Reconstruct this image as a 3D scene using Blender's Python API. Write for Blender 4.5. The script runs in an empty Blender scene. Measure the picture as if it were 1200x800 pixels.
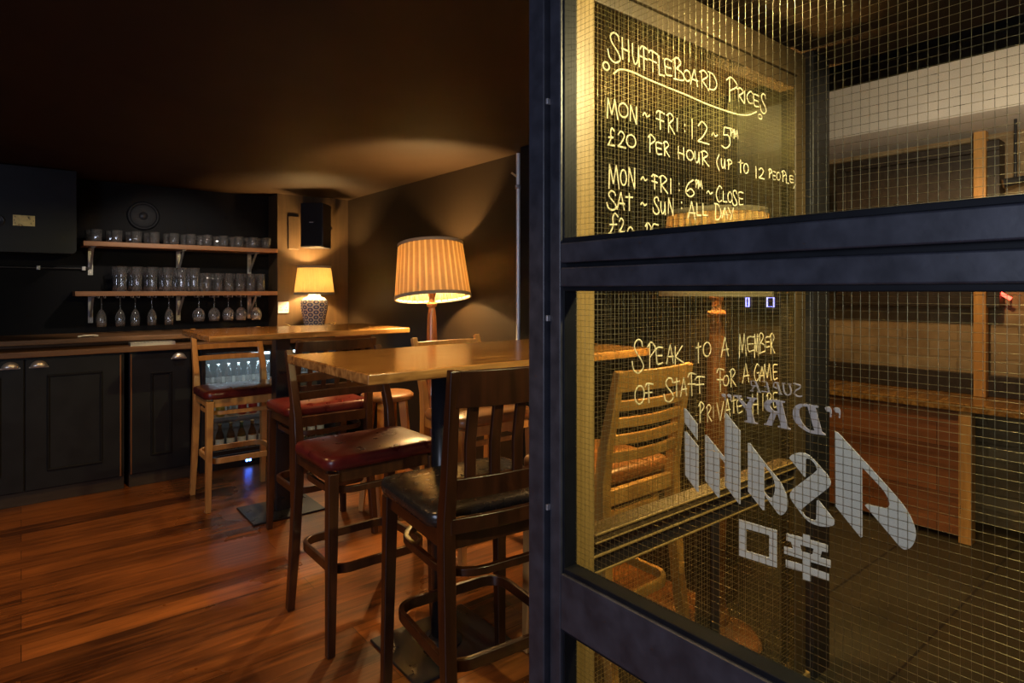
import bpy, bmesh, math, random
from mathutils import Vector, Matrix
random.seed(7)
sc = bpy.context.scene
col = sc.collection
PI = math.pi

# ------------------------------------------------------------------ camera
F, CX, HY, EYE = 711.0, 600.0, 340.0, 1.40      # focal length and horizon in pixels of the 1200x800 frame, eye height in metres
YAW = math.radians(38.97)
SN, CS = math.sin(YAW), math.cos(YAW)
cam_d = bpy.data.cameras.new('camera'); cam = bpy.data.objects.new('camera', cam_d); col.objects.link(cam)
cam.location = (0, 0, EYE); cam.rotation_euler = (PI / 2, 0, -YAW)
cam_d.sensor_width = 36; cam_d.lens = 36 * F / 1200; cam_d.shift_y = -60 / 1200; cam_d.clip_start = 0.05
sc.camera = cam

# ------------------------------------------------------------------ world, view, room and added lights
w = bpy.data.worlds.new('world'); sc.world = w; w.use_nodes = True
w.node_tree.nodes['Background'].inputs[0].default_value = (0.35, 0.42, 0.6, 1)
w.node_tree.nodes['Background'].inputs[1].default_value = 0.002
sc.view_settings.view_transform = 'Standard'; sc.view_settings.look = 'None'
sc.view_settings.gamma = 1; sc.view_settings.use_curve_mapping = False
sc.view_settings.exposure = 0.0

def area(name, loc, target, size, size_y, power, color):
    l = bpy.data.lights.new(name, 'AREA'); l.shape = 'RECTANGLE'; l.size = size; l.size_y = size_y
    l.energy = power; l.color = color
    o = bpy.data.objects.new(name, l); col.objects.link(o); o.location = loc
    o.rotation_euler = (Vector(target) - Vector(loc)).to_track_quat('-Z', 'Y').to_euler()
    return o
def spot(name, loc, target, power, color, deg, blend=0.6, r=0.03):
    l = bpy.data.lights.new(name, 'SPOT'); l.energy = power; l.color = color; l.spot_size = math.radians(deg); l.spot_blend = blend
    l.shadow_soft_size = r
    o = bpy.data.objects.new(name, l); col.objects.link(o); o.location = loc
    o.rotation_euler = (Vector(target) - Vector(loc)).to_track_quat('-Z', 'Y').to_euler()
    return o
WARM = (1.0, 0.55, 0.2); AMBER = (1.0, 0.82, 0.45); COOL = (0.68, 0.76, 1.0)
area('unseen_daylight', (-2.3, -0.4, 1.6), (1.0, 0.3, 1.3), 1.4, 1.4, 56, COOL)            # unseen daylight as an area light, moved left to spare the cabinets
spot('ceiling_downlight_a', (-0.1, 3.2, 2.24), (0.0, 3.2, 0), 50, WARM, 120)
spot('ceiling_downlight_b', (0.1, 1.5, 2.24), (0.2, 1.7, 0), 36, WARM, 120)
spot('ceiling_downlight_c', (1.35, 1.75, 2.24), (1.35, 1.8, 0), 24, WARM, 110)
spot('ceiling_downlight_d', (0.75, 3.45, 2.24), (1.0, 3.9, .3), 45, WARM, 100)
spot('shelf_fill_spot', (0.9, 4.4, 2.22), (1.0, 5.5, 1.45), 34, (1.0, .85, .7), 75)  # added spot with no fitting, so the shelf glasses show up
spot('lobby_spotlight', (1.55, 0.25, 2.15), (1.4, 1.03, 1.25), 125, AMBER, 150, 0.8)
spot('hall_spotlight', (3.3, 0.9, 2.3), (4.2, 1.5, 0.9), 75, (1.0, .62, .3), 100)
spot('beam_fill_spot', (3.0, 0.6, 1.9), (3.9, 1.0, 2.5), 45, (1.0, 0.8, 0.6), 100)  # added spot without a fixture, brightens the plaster beam

# ------------------------------------------------------------------ pixel rays met with planes of the room
def ray(px):
    t = (px - CX) / F
    return t * CS + SN, CS - t * SN              # X and Y per metre of depth
def onX(px, py, X):
    a, b = ray(px); d = X / a
    return Vector((X, b * d, EYE - d * (py - HY) / F))
def onY(px, py, Y):
    a, b = ray(px); d = Y / b
    return Vector((a * d, Y, EYE - d * (py - HY) / F))

# ------------------------------------------------------------------ mesh helpers
class MB:
    def __init__(s): s.v = []; s.f = []; s.sm = []
    def add(s, vs, fs, smooth=False):
        n = len(s.v); s.v += [tuple(p) for p in vs]
        s.f += [tuple(i + n for i in f) for f in fs]; s.sm += [smooth] * len(fs); return s
    def box(s, x0, x1, y0, y1, z0, z1):
        return s.add([(x, y, z) for x in (x0, x1) for y in (y0, y1) for z in (z0, z1)],
                     [(0, 1, 3, 2), (4, 6, 7, 5), (0, 4, 5, 1), (2, 3, 7, 6), (0, 2, 6, 4), (1, 5, 7, 3)])
    def sweep(s, pts, sizes, side, closed=False, smooth=False, flip=False):
        """rectangular section swept along pts; sizes (half along side, half along normal), one pair or one per point"""
        pts = [Vector(p) for p in pts]; n = len(pts)
        if not isinstance(sizes, list): sizes = [sizes] * n
        vs = []
        for i, p in enumerate(pts):
            if closed: t = pts[(i + 1) % n] - pts[i - 1]
            else: t = pts[min(i + 1, n - 1)] - pts[max(i - 1, 0)]
            t.normalize(); sd = Vector(side); sd = (sd - t * sd.dot(t)).normalized(); nm = t.cross(sd)
            a, b = sizes[i]
            vs += [p + sd * a + nm * b, p - sd * a + nm * b, p - sd * a - nm * b, p + sd * a - nm * b]
        fs = []
        for i in range(n if closed else n - 1):
            j = (i + 1) % n
            for k in range(4): fs.append((i * 4 + k, i * 4 + (k + 1) % 4, j * 4 + (k + 1) % 4, j * 4 + k))
        if not closed: fs += [(0, 3, 2, 1), tuple((n - 1) * 4 + k for k in range(4))]
        return s.add(vs, fs, smooth)
    def tube(s, pts, r, seg=8, closed=False, squash=None, cap=True):
        pts = [Vector(p) for p in pts]; n = len(pts); rs = r if isinstance(r, list) else [r] * n
        vs = []; ref = None
        for i, p in enumerate(pts):
            t = (pts[(i + 1) % n] - pts[i - 1]) if closed else (pts[min(i + 1, n - 1)] - pts[max(i - 1, 0)])
            t.normalize()
            if ref is None: ref = Vector((0, 0, 1)) if abs(t.z) < .9 else Vector((1, 0, 0))
            a = (ref - t * ref.dot(t)).normalized(); ref = a; b = t.cross(a)
            for k in range(seg):
                q = 2 * PI * k / seg; o = a * (math.cos(q) * rs[i]) + b * (math.sin(q) * rs[i])
                if squash: o = Vector((o.x * squash[0], o.y * squash[1], o.z * squash[2]))
                vs.append(p + o)
        fs = []
        for i in range(n if closed else n - 1):
            j = (i + 1) % n
            for k in range(seg): fs.append((i * seg + k, i * seg + (k + 1) % seg, j * seg + (k + 1) % seg, j * seg + k))
        s.add(vs, fs, True)
        if cap and not closed: s.add(vs[:seg], [tuple(range(seg))[::-1]]); s.add(vs[-seg:], [tuple(range(seg))])
        return s
    def lathe(s, prof, seg=32, c=(0, 0), rib=0, amp=0.0, phase=0.0):
        n = len(prof); vs = []
        for r, z in prof:
            for k in range(seg):
                q = 2 * PI * k / seg; rr = r * (1 + amp * math.cos(rib * q + phase)) if rib else r
                vs.append((c[0] + rr * math.cos(q), c[1] + rr * math.sin(q), z))
        fs = [(i * seg + k, i * seg + (k + 1) % seg, (i + 1) * seg + (k + 1) % seg, (i + 1) * seg + k) for i in range(n - 1) for k in range(seg)]
        return s.add(vs, fs, True)
    def build(s, name, m, parent=None, bevel=0, seg=2, loc=None, label=None, weld=False):
        me = bpy.data.meshes.new(name); me.from_pydata(s.v, [], s.f); me.polygons.foreach_set('use_smooth', s.sm)
        if m: me.materials.append(m)
        bm = bmesh.new(); bm.from_mesh(me)
        if weld: bmesh.ops.remove_doubles(bm, verts=bm.verts, dist=1e-5)
        bmesh.ops.recalc_face_normals(bm, faces=bm.faces); bm.to_mesh(me); bm.free()
        o = bpy.data.objects.new(name, me); col.objects.link(o)
        if parent is not None: o.parent = parent
        if loc is not None: o.location = loc
        if bevel:
            b = o.modifiers.new('bevel', 'BEVEL'); b.width = bevel; b.segments = seg; b.limit_method = 'ANGLE'; b.angle_limit = 0.6
            if seg > 1:
                me.polygons.foreach_set('use_smooth', [True] * len(me.polygons))
                wn = o.modifiers.new('normals', 'WEIGHTED_NORMAL'); wn.keep_sharp = True
        if label: o['label'] = label
        return o
def bx(*a): return MB().box(*a)
def tag(o, label, cat, group=None):
    o['label'] = label; o['category'] = cat
    if group: o['group'] = group
    return o
def thing(name, label, cat, loc=(0, 0, 0), rz=0, group=None):
    o = bpy.data.objects.new(name, None); col.objects.link(o); o.empty_display_size = .05
    o.location = loc; o.rotation_euler = (0, 0, rz)
    return tag(o, label, cat, group)
def struct(name, mb, m, bevel=0, label=None):
    o = mb.build(name, m, bevel=bevel); o['kind'] = 'structure'
    if label: o['label'] = label
    return o
def copy_tree(o, parent=None):
    c = o.copy(); col.objects.link(c)
    if parent is not None: c.parent = parent
    for ch in [k for k in bpy.data.objects if k.parent == o]: copy_tree(ch, c)
    return c
ORD = 'first second third fourth fifth sixth seventh eighth ninth tenth eleventh twelfth thirteenth fourteenth'.split()

# ------------------------------------------------------------------ materials
def mat(name):
    m = bpy.data.materials.new(name); m.use_nodes = True
    nt = m.node_tree; p = nt.nodes['Principled BSDF']; return m, nt, p
def N(nt, t, **kw):
    n = nt.nodes.new(t)
    for k, v in kw.items(): setattr(n, k, v)
    return n
def ramp(nt, stops):
    r = N(nt, 'ShaderNodeValToRGB'); e = r.color_ramp.elements
    while len(e) < len(stops): e.new(0.5)
    for i, (p, c) in enumerate(stops): e[i].position = p; e[i].color = (*c, 1)
    return r
def plain(name, c, rough=0.5, metal=0.0, var=0.15, scale=8, bump=0.0, coat=0.0, spec=0.5):
    m, nt, p = mat(name)
    tc = N(nt, 'ShaderNodeTexCoord'); no = N(nt, 'ShaderNodeTexNoise'); no.inputs['Scale'].default_value = scale; no.inputs['Detail'].default_value = 6
    nt.links.new(tc.outputs['Object'], no.inputs['Vector'])
    r = ramp(nt, [(0.3, tuple(x * (1 - var) for x in c)), (0.7, tuple(min(1, x * (1 + var)) for x in c))])
    nt.links.new(no.outputs['Fac'], r.inputs['Fac']); nt.links.new(r.outputs['Color'], p.inputs['Base Color'])
    p.inputs['Roughness'].default_value = rough; p.inputs['Metallic'].default_value = metal
    p.inputs['Coat Weight'].default_value = coat; p.inputs['Specular IOR Level'].default_value = spec
    mr = N(nt, 'ShaderNodeMapRange'); mr.inputs['To Min'].default_value = max(0, rough - .1); mr.inputs['To Max'].default_value = min(1, rough + .1)
    nt.links.new(no.outputs['Fac'], mr.inputs['Value']); nt.links.new(mr.outputs['Result'], p.inputs['Roughness'])
    if bump:
        b = N(nt, 'ShaderNodeBump'); b.inputs['Strength'].default_value = bump; b.inputs['Distance'].default_value = 0.01
        nt.links.new(no.outputs['Fac'], b.inputs['Height']); nt.links.new(b.outputs['Normal'], p.inputs['Normal'])
    return m
def wood(name, dark, light, rough=0.35, stretch=(1, 12, 12), scale=3.0, bump=0.08, coat=0.0, wear=0.0):
    m, nt, p = mat(name)
    tc = N(nt, 'ShaderNodeTexCoord'); mp = N(nt, 'ShaderNodeMapping'); mp.inputs['Scale'].default_value = stretch
    nt.links.new(tc.outputs['Object'], mp.inputs['Vector'])
    no = N(nt, 'ShaderNodeTexNoise'); no.inputs['Scale'].default_value = scale; no.inputs['Detail'].default_value = 8; no.inputs['Distortion'].default_value = 0.8
    nt.links.new(mp.outputs['Vector'], no.inputs['Vector'])
    r = ramp(nt, [(0.28, dark), (0.55, tuple((a + b) / 2 for a, b in zip(dark, light))), (0.75, light)])
    nt.links.new(no.outputs['Fac'], r.inputs['Fac'])
    out = r.outputs['Color']
    if wear:
        n2 = N(nt, 'ShaderNodeTexNoise'); n2.inputs['Scale'].default_value = 9; n2.inputs['Detail'].default_value = 5
        nt.links.new(tc.outputs['Object'], n2.inputs['Vector'])
        r2 = ramp(nt, [(0.62, (0, 0, 0)), (0.72, (1, 1, 1))]); nt.links.new(n2.outputs['Fac'], r2.inputs['Fac'])
        mx = N(nt, 'ShaderNodeMix', data_type='RGBA'); ml = N(nt, 'ShaderNodeMath', operation='MULTIPLY'); ml.inputs[1].default_value = wear
        nt.links.new(r2.outputs['Color'], ml.inputs[0]); nt.links.new(ml.outputs[0], mx.inputs['Factor'])
        nt.links.new(out, mx.inputs['A']); mx.inputs['B'].default_value = (*[min(1, x * 1.8) for x in light], 1); out = mx.outputs['Result']
    nt.links.new(out, p.inputs['Base Color'])
    p.inputs['Roughness'].default_value = rough; p.inputs['Coat Weight'].default_value = coat; p.inputs['Coat Roughness'].default_value = 0.15
    b = N(nt, 'ShaderNodeBump'); b.inputs['Strength'].default_value = bump; b.inputs['Distance'].default_value = 0.004
    nt.links.new(no.outputs['Fac'], b.inputs['Height']); nt.links.new(b.outputs['Normal'], p.inputs['Normal'])
    return m
def planks(name, c1, c2, gap, pw, pl, rough=(0.22, 0.42), swap=False, grain=1.0, mortar=0.0013):
    m, nt, p = mat(name)
    tc = N(nt, 'ShaderNodeTexCoord'); mp = N(nt, 'ShaderNodeMapping')
    if swap: mp.inputs['Rotation'].default_value = (0, 0, PI / 2)
    nt.links.new(tc.outputs['Object'], mp.inputs['Vector'])
    br = N(nt, 'ShaderNodeTexBrick'); br.offset = 0.37; br.inputs['Scale'].default_value = 1
    br.inputs['Color1'].default_value = (0, 0, 0, 1); br.inputs['Color2'].default_value = (1, 1, 1, 1); br.inputs['Mortar'].default_value = (0, 0, 0, 1)
    br.inputs['Mortar Size'].default_value = mortar; br.inputs['Brick Width'].default_value = pl; br.inputs['Row Height'].default_value = pw
    nt.links.new(mp.outputs['Vector'], br.inputs['Vector'])
    st = N(nt, 'ShaderNodeMapping'); st.inputs['Scale'].default_value = (1.2, 14, 1); nt.links.new(mp.outputs['Vector'], st.inputs['Vector'])
    no = N(nt, 'ShaderNodeTexNoise'); no.inputs['Scale'].default_value = 2.2; no.inputs['Detail'].default_value = 9; no.inputs['Distortion'].default_value = 1.0
    nt.links.new(st.outputs['Vector'], no.inputs['Vector'])
    big = N(nt, 'ShaderNodeTexNoise'); big.inputs['Scale'].default_value = 1.6; big.inputs['Detail'].default_value = 4; nt.links.new(tc.outputs['Object'], big.inputs['Vector'])
    a = N(nt, 'ShaderNodeMath', operation='MULTIPLY'); a.inputs[1].default_value = 0.4; nt.links.new(br.outputs['Color'], a.inputs[0])
    b = N(nt, 'ShaderNodeMath', operation='MULTIPLY_ADD'); b.inputs[1].default_value = grain; nt.links.new(no.outputs['Fac'], b.inputs[0]); nt.links.new(a.outputs[0], b.inputs[2])
    c = N(nt, 'ShaderNodeMath', operation='MULTIPLY_ADD'); c.inputs[1].default_value = 0.7; nt.links.new(big.outputs['Fac'], c.inputs[0]); nt.links.new(b.outputs[0], c.inputs[2])
    mr = N(nt, 'ShaderNodeMapRange'); mr.inputs['From Min'].default_value = 0.72; mr.inputs['From Max'].default_value = 1.35; nt.links.new(c.outputs[0], mr.inputs['Value'])
    mx = N(nt, 'ShaderNodeMix', data_type='RGBA'); mx.inputs['A'].default_value = (*c1, 1); mx.inputs['B'].default_value = (*c2, 1); nt.links.new(mr.outputs['Result'], mx.inputs['Factor'])
    m2 = N(nt, 'ShaderNodeMix', data_type='RGBA'); m2.inputs['B'].default_value = (*gap, 1)
    nt.links.new(br.outputs['Fac'], m2.inputs['Factor']); nt.links.new(mx.outputs['Result'], m2.inputs['A']); nt.links.new(m2.outputs['Result'], p.inputs['Base Color'])
    rr = N(nt, 'ShaderNodeMapRange'); rr.inputs['To Min'].default_value = rough[0]; rr.inputs['To Max'].default_value = rough[1]; nt.links.new(big.outputs['Fac'], rr.inputs['Value'])
    rr.inputs['From Min'].default_value = .3; rr.inputs['From Max'].default_value = .7
    nt.links.new(rr.outputs['Result'], p.inputs['Roughness'])
    bp = N(nt, 'ShaderNodeBump'); bp.inputs['Strength'].default_value = 0.25; bp.inputs['Distance'].default_value = 0.003
    s2 = N(nt, 'ShaderNodeMath', operation='SUBTRACT'); nt.links.new(no.outputs['Fac'], s2.inputs[0]); nt.links.new(br.outputs['Fac'], s2.inputs[1])
    nt.links.new(s2.outputs[0], bp.inputs['Height']); nt.links.new(bp.outputs['Normal'], p.inputs['Normal'])
    return m
def pane_mat(name, tint=(0.93, 0.93, 0.86), boost=1.0):
    m = bpy.data.materials.new(name); m.use_nodes = True; nt = m.node_tree; nt.nodes.clear()
    o = N(nt, 'ShaderNodeOutputMaterial'); t = N(nt, 'ShaderNodeBsdfTransparent'); g = N(nt, 'ShaderNodeBsdfGlossy'); f = N(nt, 'ShaderNodeLayerWeight'); mx = N(nt, 'ShaderNodeMixShader')
    t.inputs['Color'].default_value = (*tint, 1); g.inputs['Roughness'].default_value = 0.03; f.inputs['Blend'].default_value = 0.5
    pw = N(nt, 'ShaderNodeMath', operation='POWER'); pw.inputs[1].default_value = 5; nt.links.new(f.outputs['Facing'], pw.inputs[0])
    ml = N(nt, 'ShaderNodeMath', operation='MULTIPLY_ADD'); ml.inputs[1].default_value = .96 * boost; ml.inputs[2].default_value = .04 * boost; ml.use_clamp = True
    nt.links.new(pw.outputs[0], ml.inputs[0]); nt.links.new(ml.outputs[0], mx.inputs[0]); nt.links.new(t.outputs[0], mx.inputs[1]); nt.links.new(g.outputs[0], mx.inputs[2]); nt.links.new(mx.outputs[0], o.inputs[0])
    return m
def translucent(name, c, tr=0.5, stripes=0, c2=None):
    m = bpy.data.materials.new(name); m.use_nodes = True; nt = m.node_tree; nt.nodes.clear()
    o = N(nt, 'ShaderNodeOutputMaterial'); d = N(nt, 'ShaderNodeBsdfDiffuse'); t = N(nt, 'ShaderNodeBsdfTranslucent'); mx = N(nt, 'ShaderNodeMixShader'); mx.inputs[0].default_value = tr
    d.inputs['Color'].default_value = (*c, 1); t.inputs['Color'].default_value = (*c, 1)
    tc = N(nt, 'ShaderNodeTexCoord'); no = N(nt, 'ShaderNodeTexNoise'); no.inputs['Scale'].default_value = 30; nt.links.new(tc.outputs['Object'], no.inputs['Vector'])
    r = ramp(nt, [(0.3, tuple(x * .9 for x in c)), (0.7, c)]); nt.links.new(no.outputs['Fac'], r.inputs['Fac']); nt.links.new(r.outputs[0], d.inputs['Color'])
    if stripes:
        sx = N(nt, 'ShaderNodeSeparateXYZ'); nt.links.new(tc.outputs['Object'], sx.inputs[0])
        at = N(nt, 'ShaderNodeMath', operation='ARCTAN2'); nt.links.new(sx.outputs['Y'], at.inputs[0]); nt.links.new(sx.outputs['X'], at.inputs[1])
        k = N(nt, 'ShaderNodeMath', operation='MULTIPLY'); k.inputs[1].default_value = stripes; nt.links.new(at.outputs[0], k.inputs[0])
        cs = N(nt, 'ShaderNodeMath', operation='COSINE'); nt.links.new(k.outputs[0], cs.inputs[0])
        r2 = ramp(nt, [(0.0, c2), (0.55, c2), (0.95, c)]); mr = N(nt, 'ShaderNodeMapRange'); mr.inputs['From Min'].default_value = -1
        nt.links.new(cs.outputs[0], mr.inputs['Value']); nt.links.new(mr.outputs['Result'], r2.inputs['Fac']); nt.links.new(r2.outputs[0], t.inputs['Color'])
    nt.links.new(d.outputs[0], mx.inputs[1]); nt.links.new(t.outputs[0], mx.inputs[2]); nt.links.new(mx.outputs[0], o.inputs[0])
    return m
def glow(name, c, s):
    m, nt, p = mat(name); p.inputs['Base Color'].default_value = (*c, 1); p.inputs['Emission Color'].default_value = (*c, 1); p.inputs['Emission Strength'].default_value = s
    return m
def clear_glass(name, tint=(0.9, 0.92, 0.95), rough=0.02):
    m, nt, p = mat(name); p.inputs['Base Color'].default_value = (*tint, 1); p.inputs['Transmission Weight'].default_value = 1.0
    p.inputs['Roughness'].default_value = rough; p.inputs['IOR'].default_value = 1.45
    return m

def drink_glass(name):
    m = pane_mat(name, (.93, .94, .95), 3.2); nt = m.node_tree; o = [n for n in nt.nodes if n.type == 'OUTPUT_MATERIAL'][0]; mx = [n for n in nt.nodes if n.type == 'MIX_SHADER'][0]
    d = N(nt, 'ShaderNodeBsdfDiffuse'); d.inputs['Color'].default_value = (.8, .8, .8, 1); m2 = N(nt, 'ShaderNodeMixShader'); m2.inputs[0].default_value = .035
    nt.links.new(mx.outputs[0], m2.inputs[1]); nt.links.new(d.outputs[0], m2.inputs[2]); nt.links.new(m2.outputs[0], o.inputs[0]); return m
M = {}
M['floor'] = planks('floorboards', (0.045, 0.014, 0.004), (0.31, 0.105, 0.023), (0.02, 0.008, 0.003), 0.14, 1.7)
M['tile'] = planks('hall_tiles', (0.032, 0.026, 0.013), (0.055, 0.045, 0.022), (0.006, 0.005, 0.004), 0.42, 0.62, rough=(.45, .65), swap=False, grain=.5, mortar=.005)
M['ceiling'] = plain('ceiling_paint', (0.031, 0.018, 0.009), 0.6, var=.08, scale=2, bump=.05, spec=.15)
M['wall'] = plain('dark_wall_paint', (0.018, 0.0115, 0.006), 0.5, var=.12, scale=3, bump=.1, spec=.25)
M['black_wall'] = plain('black_wall_paint', (0.006, 0.006, 0.007), 0.6, var=.1, scale=4, spec=.1)
M['panel'] = wood('stained_panelling', (0.055, 0.033, 0.014), (0.09, 0.055, 0.025), 0.5, (8, 8, .6), 3)
M['plaster'] = plain('white_plaster', (0.62, 0.57, 0.52), 0.7, var=.06, scale=5, bump=.1)
M['cab'] = plain('blue_black_paint', (0.012, 0.0145, 0.019), 0.42, var=.1, scale=10, spec=.3)
M['steel'] = plain('black_steel_paint', (0.034, 0.036, 0.048), 0.38, var=.3, scale=22, bump=.06)
M['bead'] = plain('black_glazing_bead', (0.008, 0.009, 0.012), 0.5, var=.2, scale=20, spec=.15)
M['dark'] = plain('black_metal', (0.015, 0.015, 0.018), 0.35, var=.1)
M['iron'] = plain('dark_powder_coat', (0.012, 0.013, 0.017), 0.3, var=.15, scale=15)
M['chrome'] = plain('brushed_nickel', (0.75, 0.73, 0.68), 0.32, metal=.75, var=.05)
M['galv'] = plain('galvanised_steel', (0.45, 0.45, 0.47), 0.4, metal=.6, var=.1, scale=30)
M['conduit'] = plain('pale_conduit', (0.85, 0.83, 0.80), 0.35, metal=.3, var=.1, scale=15)
M['brass'] = plain('brass', (0.88, 0.70, 0.34), 0.3, metal=.8, var=.12, scale=40)
M['wire'] = plain('yellowed_wire', (0.36, 0.31, 0.17), 0.28, metal=.9, var=.1)
M['wire_gold'] = plain('golden_wire', (0.5, 0.42, 0.2), 0.3, metal=.8, var=.1)
M['olive_wood'] = wood('dull_brown_timber', (0.05, 0.032, 0.014), (0.10, 0.066, 0.03), 0.45, (8, 8, .8), 4)
M['yellow_wood'] = wood('varnished_pale_wood', (0.24, 0.155, 0.05), (0.37, 0.25, 0.09), 0.4, (9, 9, .7), 4)
M['brown_wood'] = wood('brown_timber', (0.12, 0.05, 0.018), (0.26, 0.12, 0.045), 0.45, (8, 8, .8), 4)
M['top'] = wood('worn_tabletop', (0.13, 0.05, 0.012), (0.52, 0.28, 0.08), 0.24, (1, 14, 14), 2.6, .06, coat=.3, wear=.25)
M['worktop'] = wood('worktop_oak', (0.16, 0.075, 0.03), (0.30, 0.15, 0.06), 0.4, (1, 12, 12), 3)
M['shelf'] = wood('shelf_board', (0.22, 0.095, 0.035), (0.38, 0.17, 0.07), 0.45, (1, 12, 12), 3)
M['oak'] = wood('light_oak', (0.44, 0.215, 0.06), (0.68, 0.37, 0.115), 0.38, (7, 7, .8), 4)
M['walnut'] = wood('dark_walnut', (0.024, 0.009, 0.004), (0.072, 0.027, 0.010), 0.32, (7, 7, .8), 4, wear=.12, coat=.2)
M['mahogany'] = wood('worn_mahogany', (0.014, 0.005, 0.002), (0.046, 0.014, 0.005), 0.3, (7, 7, .8), 4, wear=.25, coat=.25)
M['lampwood'] = wood('turned_mahogany', (0.2, 0.07, 0.025), (0.42, 0.17, 0.06), 0.22, (7, 7, .7), 4, coat=.4)
M['red'] = plain('oxblood_leather', (0.085, 0.011, 0.010), 0.3, var=.3, scale=18, bump=.15)
M['black_leather'] = plain('black_leather', (0.018, 0.016, 0.014), 0.25, var=.2, scale=30, bump=.12)
M['tan'] = plain('tan_leather', (0.30, 0.13, 0.04), 0.35, var=.2, scale=18, bump=.1)
M['white'] = plain('white_plastic', (0.75, 0.72, 0.66), 0.35, var=.02)
M['grille'] = plain('speaker_grille', (0.009, 0.0095, 0.012), 0.6, var=.1, scale=60, spec=.2)
M['vinyl'] = plain('white_vinyl', (0.80, 0.78, 0.80), 0.5, var=.03, scale=4)
M['vinyl_grey'] = plain('lilac_vinyl', (0.66, 0.60, 0.70), 0.5, var=.03, scale=4)
M['chalk'] = translucent('chalk_pen', (0.95, 0.90, 0.66), 0.35)
M['pane'] = pane_mat('wired_glass')
M['cooler_glass'] = pane_mat('cooler_door_glass', (0.85, 0.9, 0.9))
M['glass'] = drink_glass('drinking_glass')
M['shade_cream'] = translucent('cream_shade', (0.72, 0.62, 0.40), 0.5)
M['shade_pleat'] = translucent('pleated_shade', (0.97, 0.84, 0.52), 0.58, stripes=36, c2=(0.48, 0.31, 0.14))
M['shade_trim'] = plain('shade_ribbon', (0.36, 0.30, 0.24), 0.7)
M['bulb'] = glow('bulb_glass', (1.0, 0.62, 0.28), 60)
def brick_mat(name):
    m, nt, p = mat(name); tc = N(nt, 'ShaderNodeTexCoord'); mp = N(nt, 'ShaderNodeMapping'); mp.inputs['Rotation'].default_value = (PI / 2, 0, PI / 2)
    sx = N(nt, 'ShaderNodeSeparateXYZ'); cb = N(nt, 'ShaderNodeCombineXYZ'); nt.links.new(tc.outputs['Object'], sx.inputs[0]); nt.links.new(sx.outputs['Y'], cb.inputs['X']); nt.links.new(sx.outputs['Z'], cb.inputs['Y'])
    no = N(nt, 'ShaderNodeTexNoise'); no.inputs['Scale'].default_value = 6; no.inputs['Detail'].default_value = 8; nt.links.new(tc.outputs['Object'], no.inputs['Vector'])
    ad = N(nt, 'ShaderNodeVectorMath', operation='MULTIPLY_ADD'); ad.inputs[1].default_value = (.03, .03, .03); nt.links.new(no.outputs['Color'], ad.inputs[0]); nt.links.new(cb.outputs[0], ad.inputs[2])
    br = N(nt, 'ShaderNodeTexBrick'); br.inputs['Scale'].default_value = 1; br.inputs['Brick Width'].default_value = .3; br.inputs['Row Height'].default_value = .1; br.inputs['Mortar Size'].default_value = .006
    br.inputs['Color1'].default_value = (.30, .20, .10, 1); br.inputs['Color2'].default_value = (.40, .29, .16, 1); br.inputs['Mortar'].default_value = (.27, .19, .10, 1)
    nt.links.new(ad.outputs[0], br.inputs['Vector'])
    mx = N(nt, 'ShaderNodeMix', data_type='RGBA', blend_type='MULTIPLY'); mx.inputs['Factor'].default_value = .7; r = ramp(nt, [(.3, (.45, .4, .35)), (.6, (1, 1, 1))])
    nt.links.new(no.outputs['Fac'], r.inputs[0]); nt.links.new(br.outputs['Color'], mx.inputs['A']); nt.links.new(r.outputs[0], mx.inputs['B']); nt.links.new(mx.outputs['Result'], p.inputs['Base Color'])
    p.inputs['Roughness'].default_value = .8; b = N(nt, 'ShaderNodeBump'); b.inputs['Strength'].default_value = .5; b.inputs['Distance'].default_value = .01
    s = N(nt, 'ShaderNodeMath', operation='SUBTRACT'); nt.links.new(no.outputs['Fac'], s.inputs[0]); nt.links.new(br.outputs['Fac'], s.inputs[1]); nt.links.new(s.outputs[0], b.inputs['Height']); nt.links.new(b.outputs[0], p.inputs['Normal'])
    return m
M['brick'] = brick_mat('old_brick')
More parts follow.
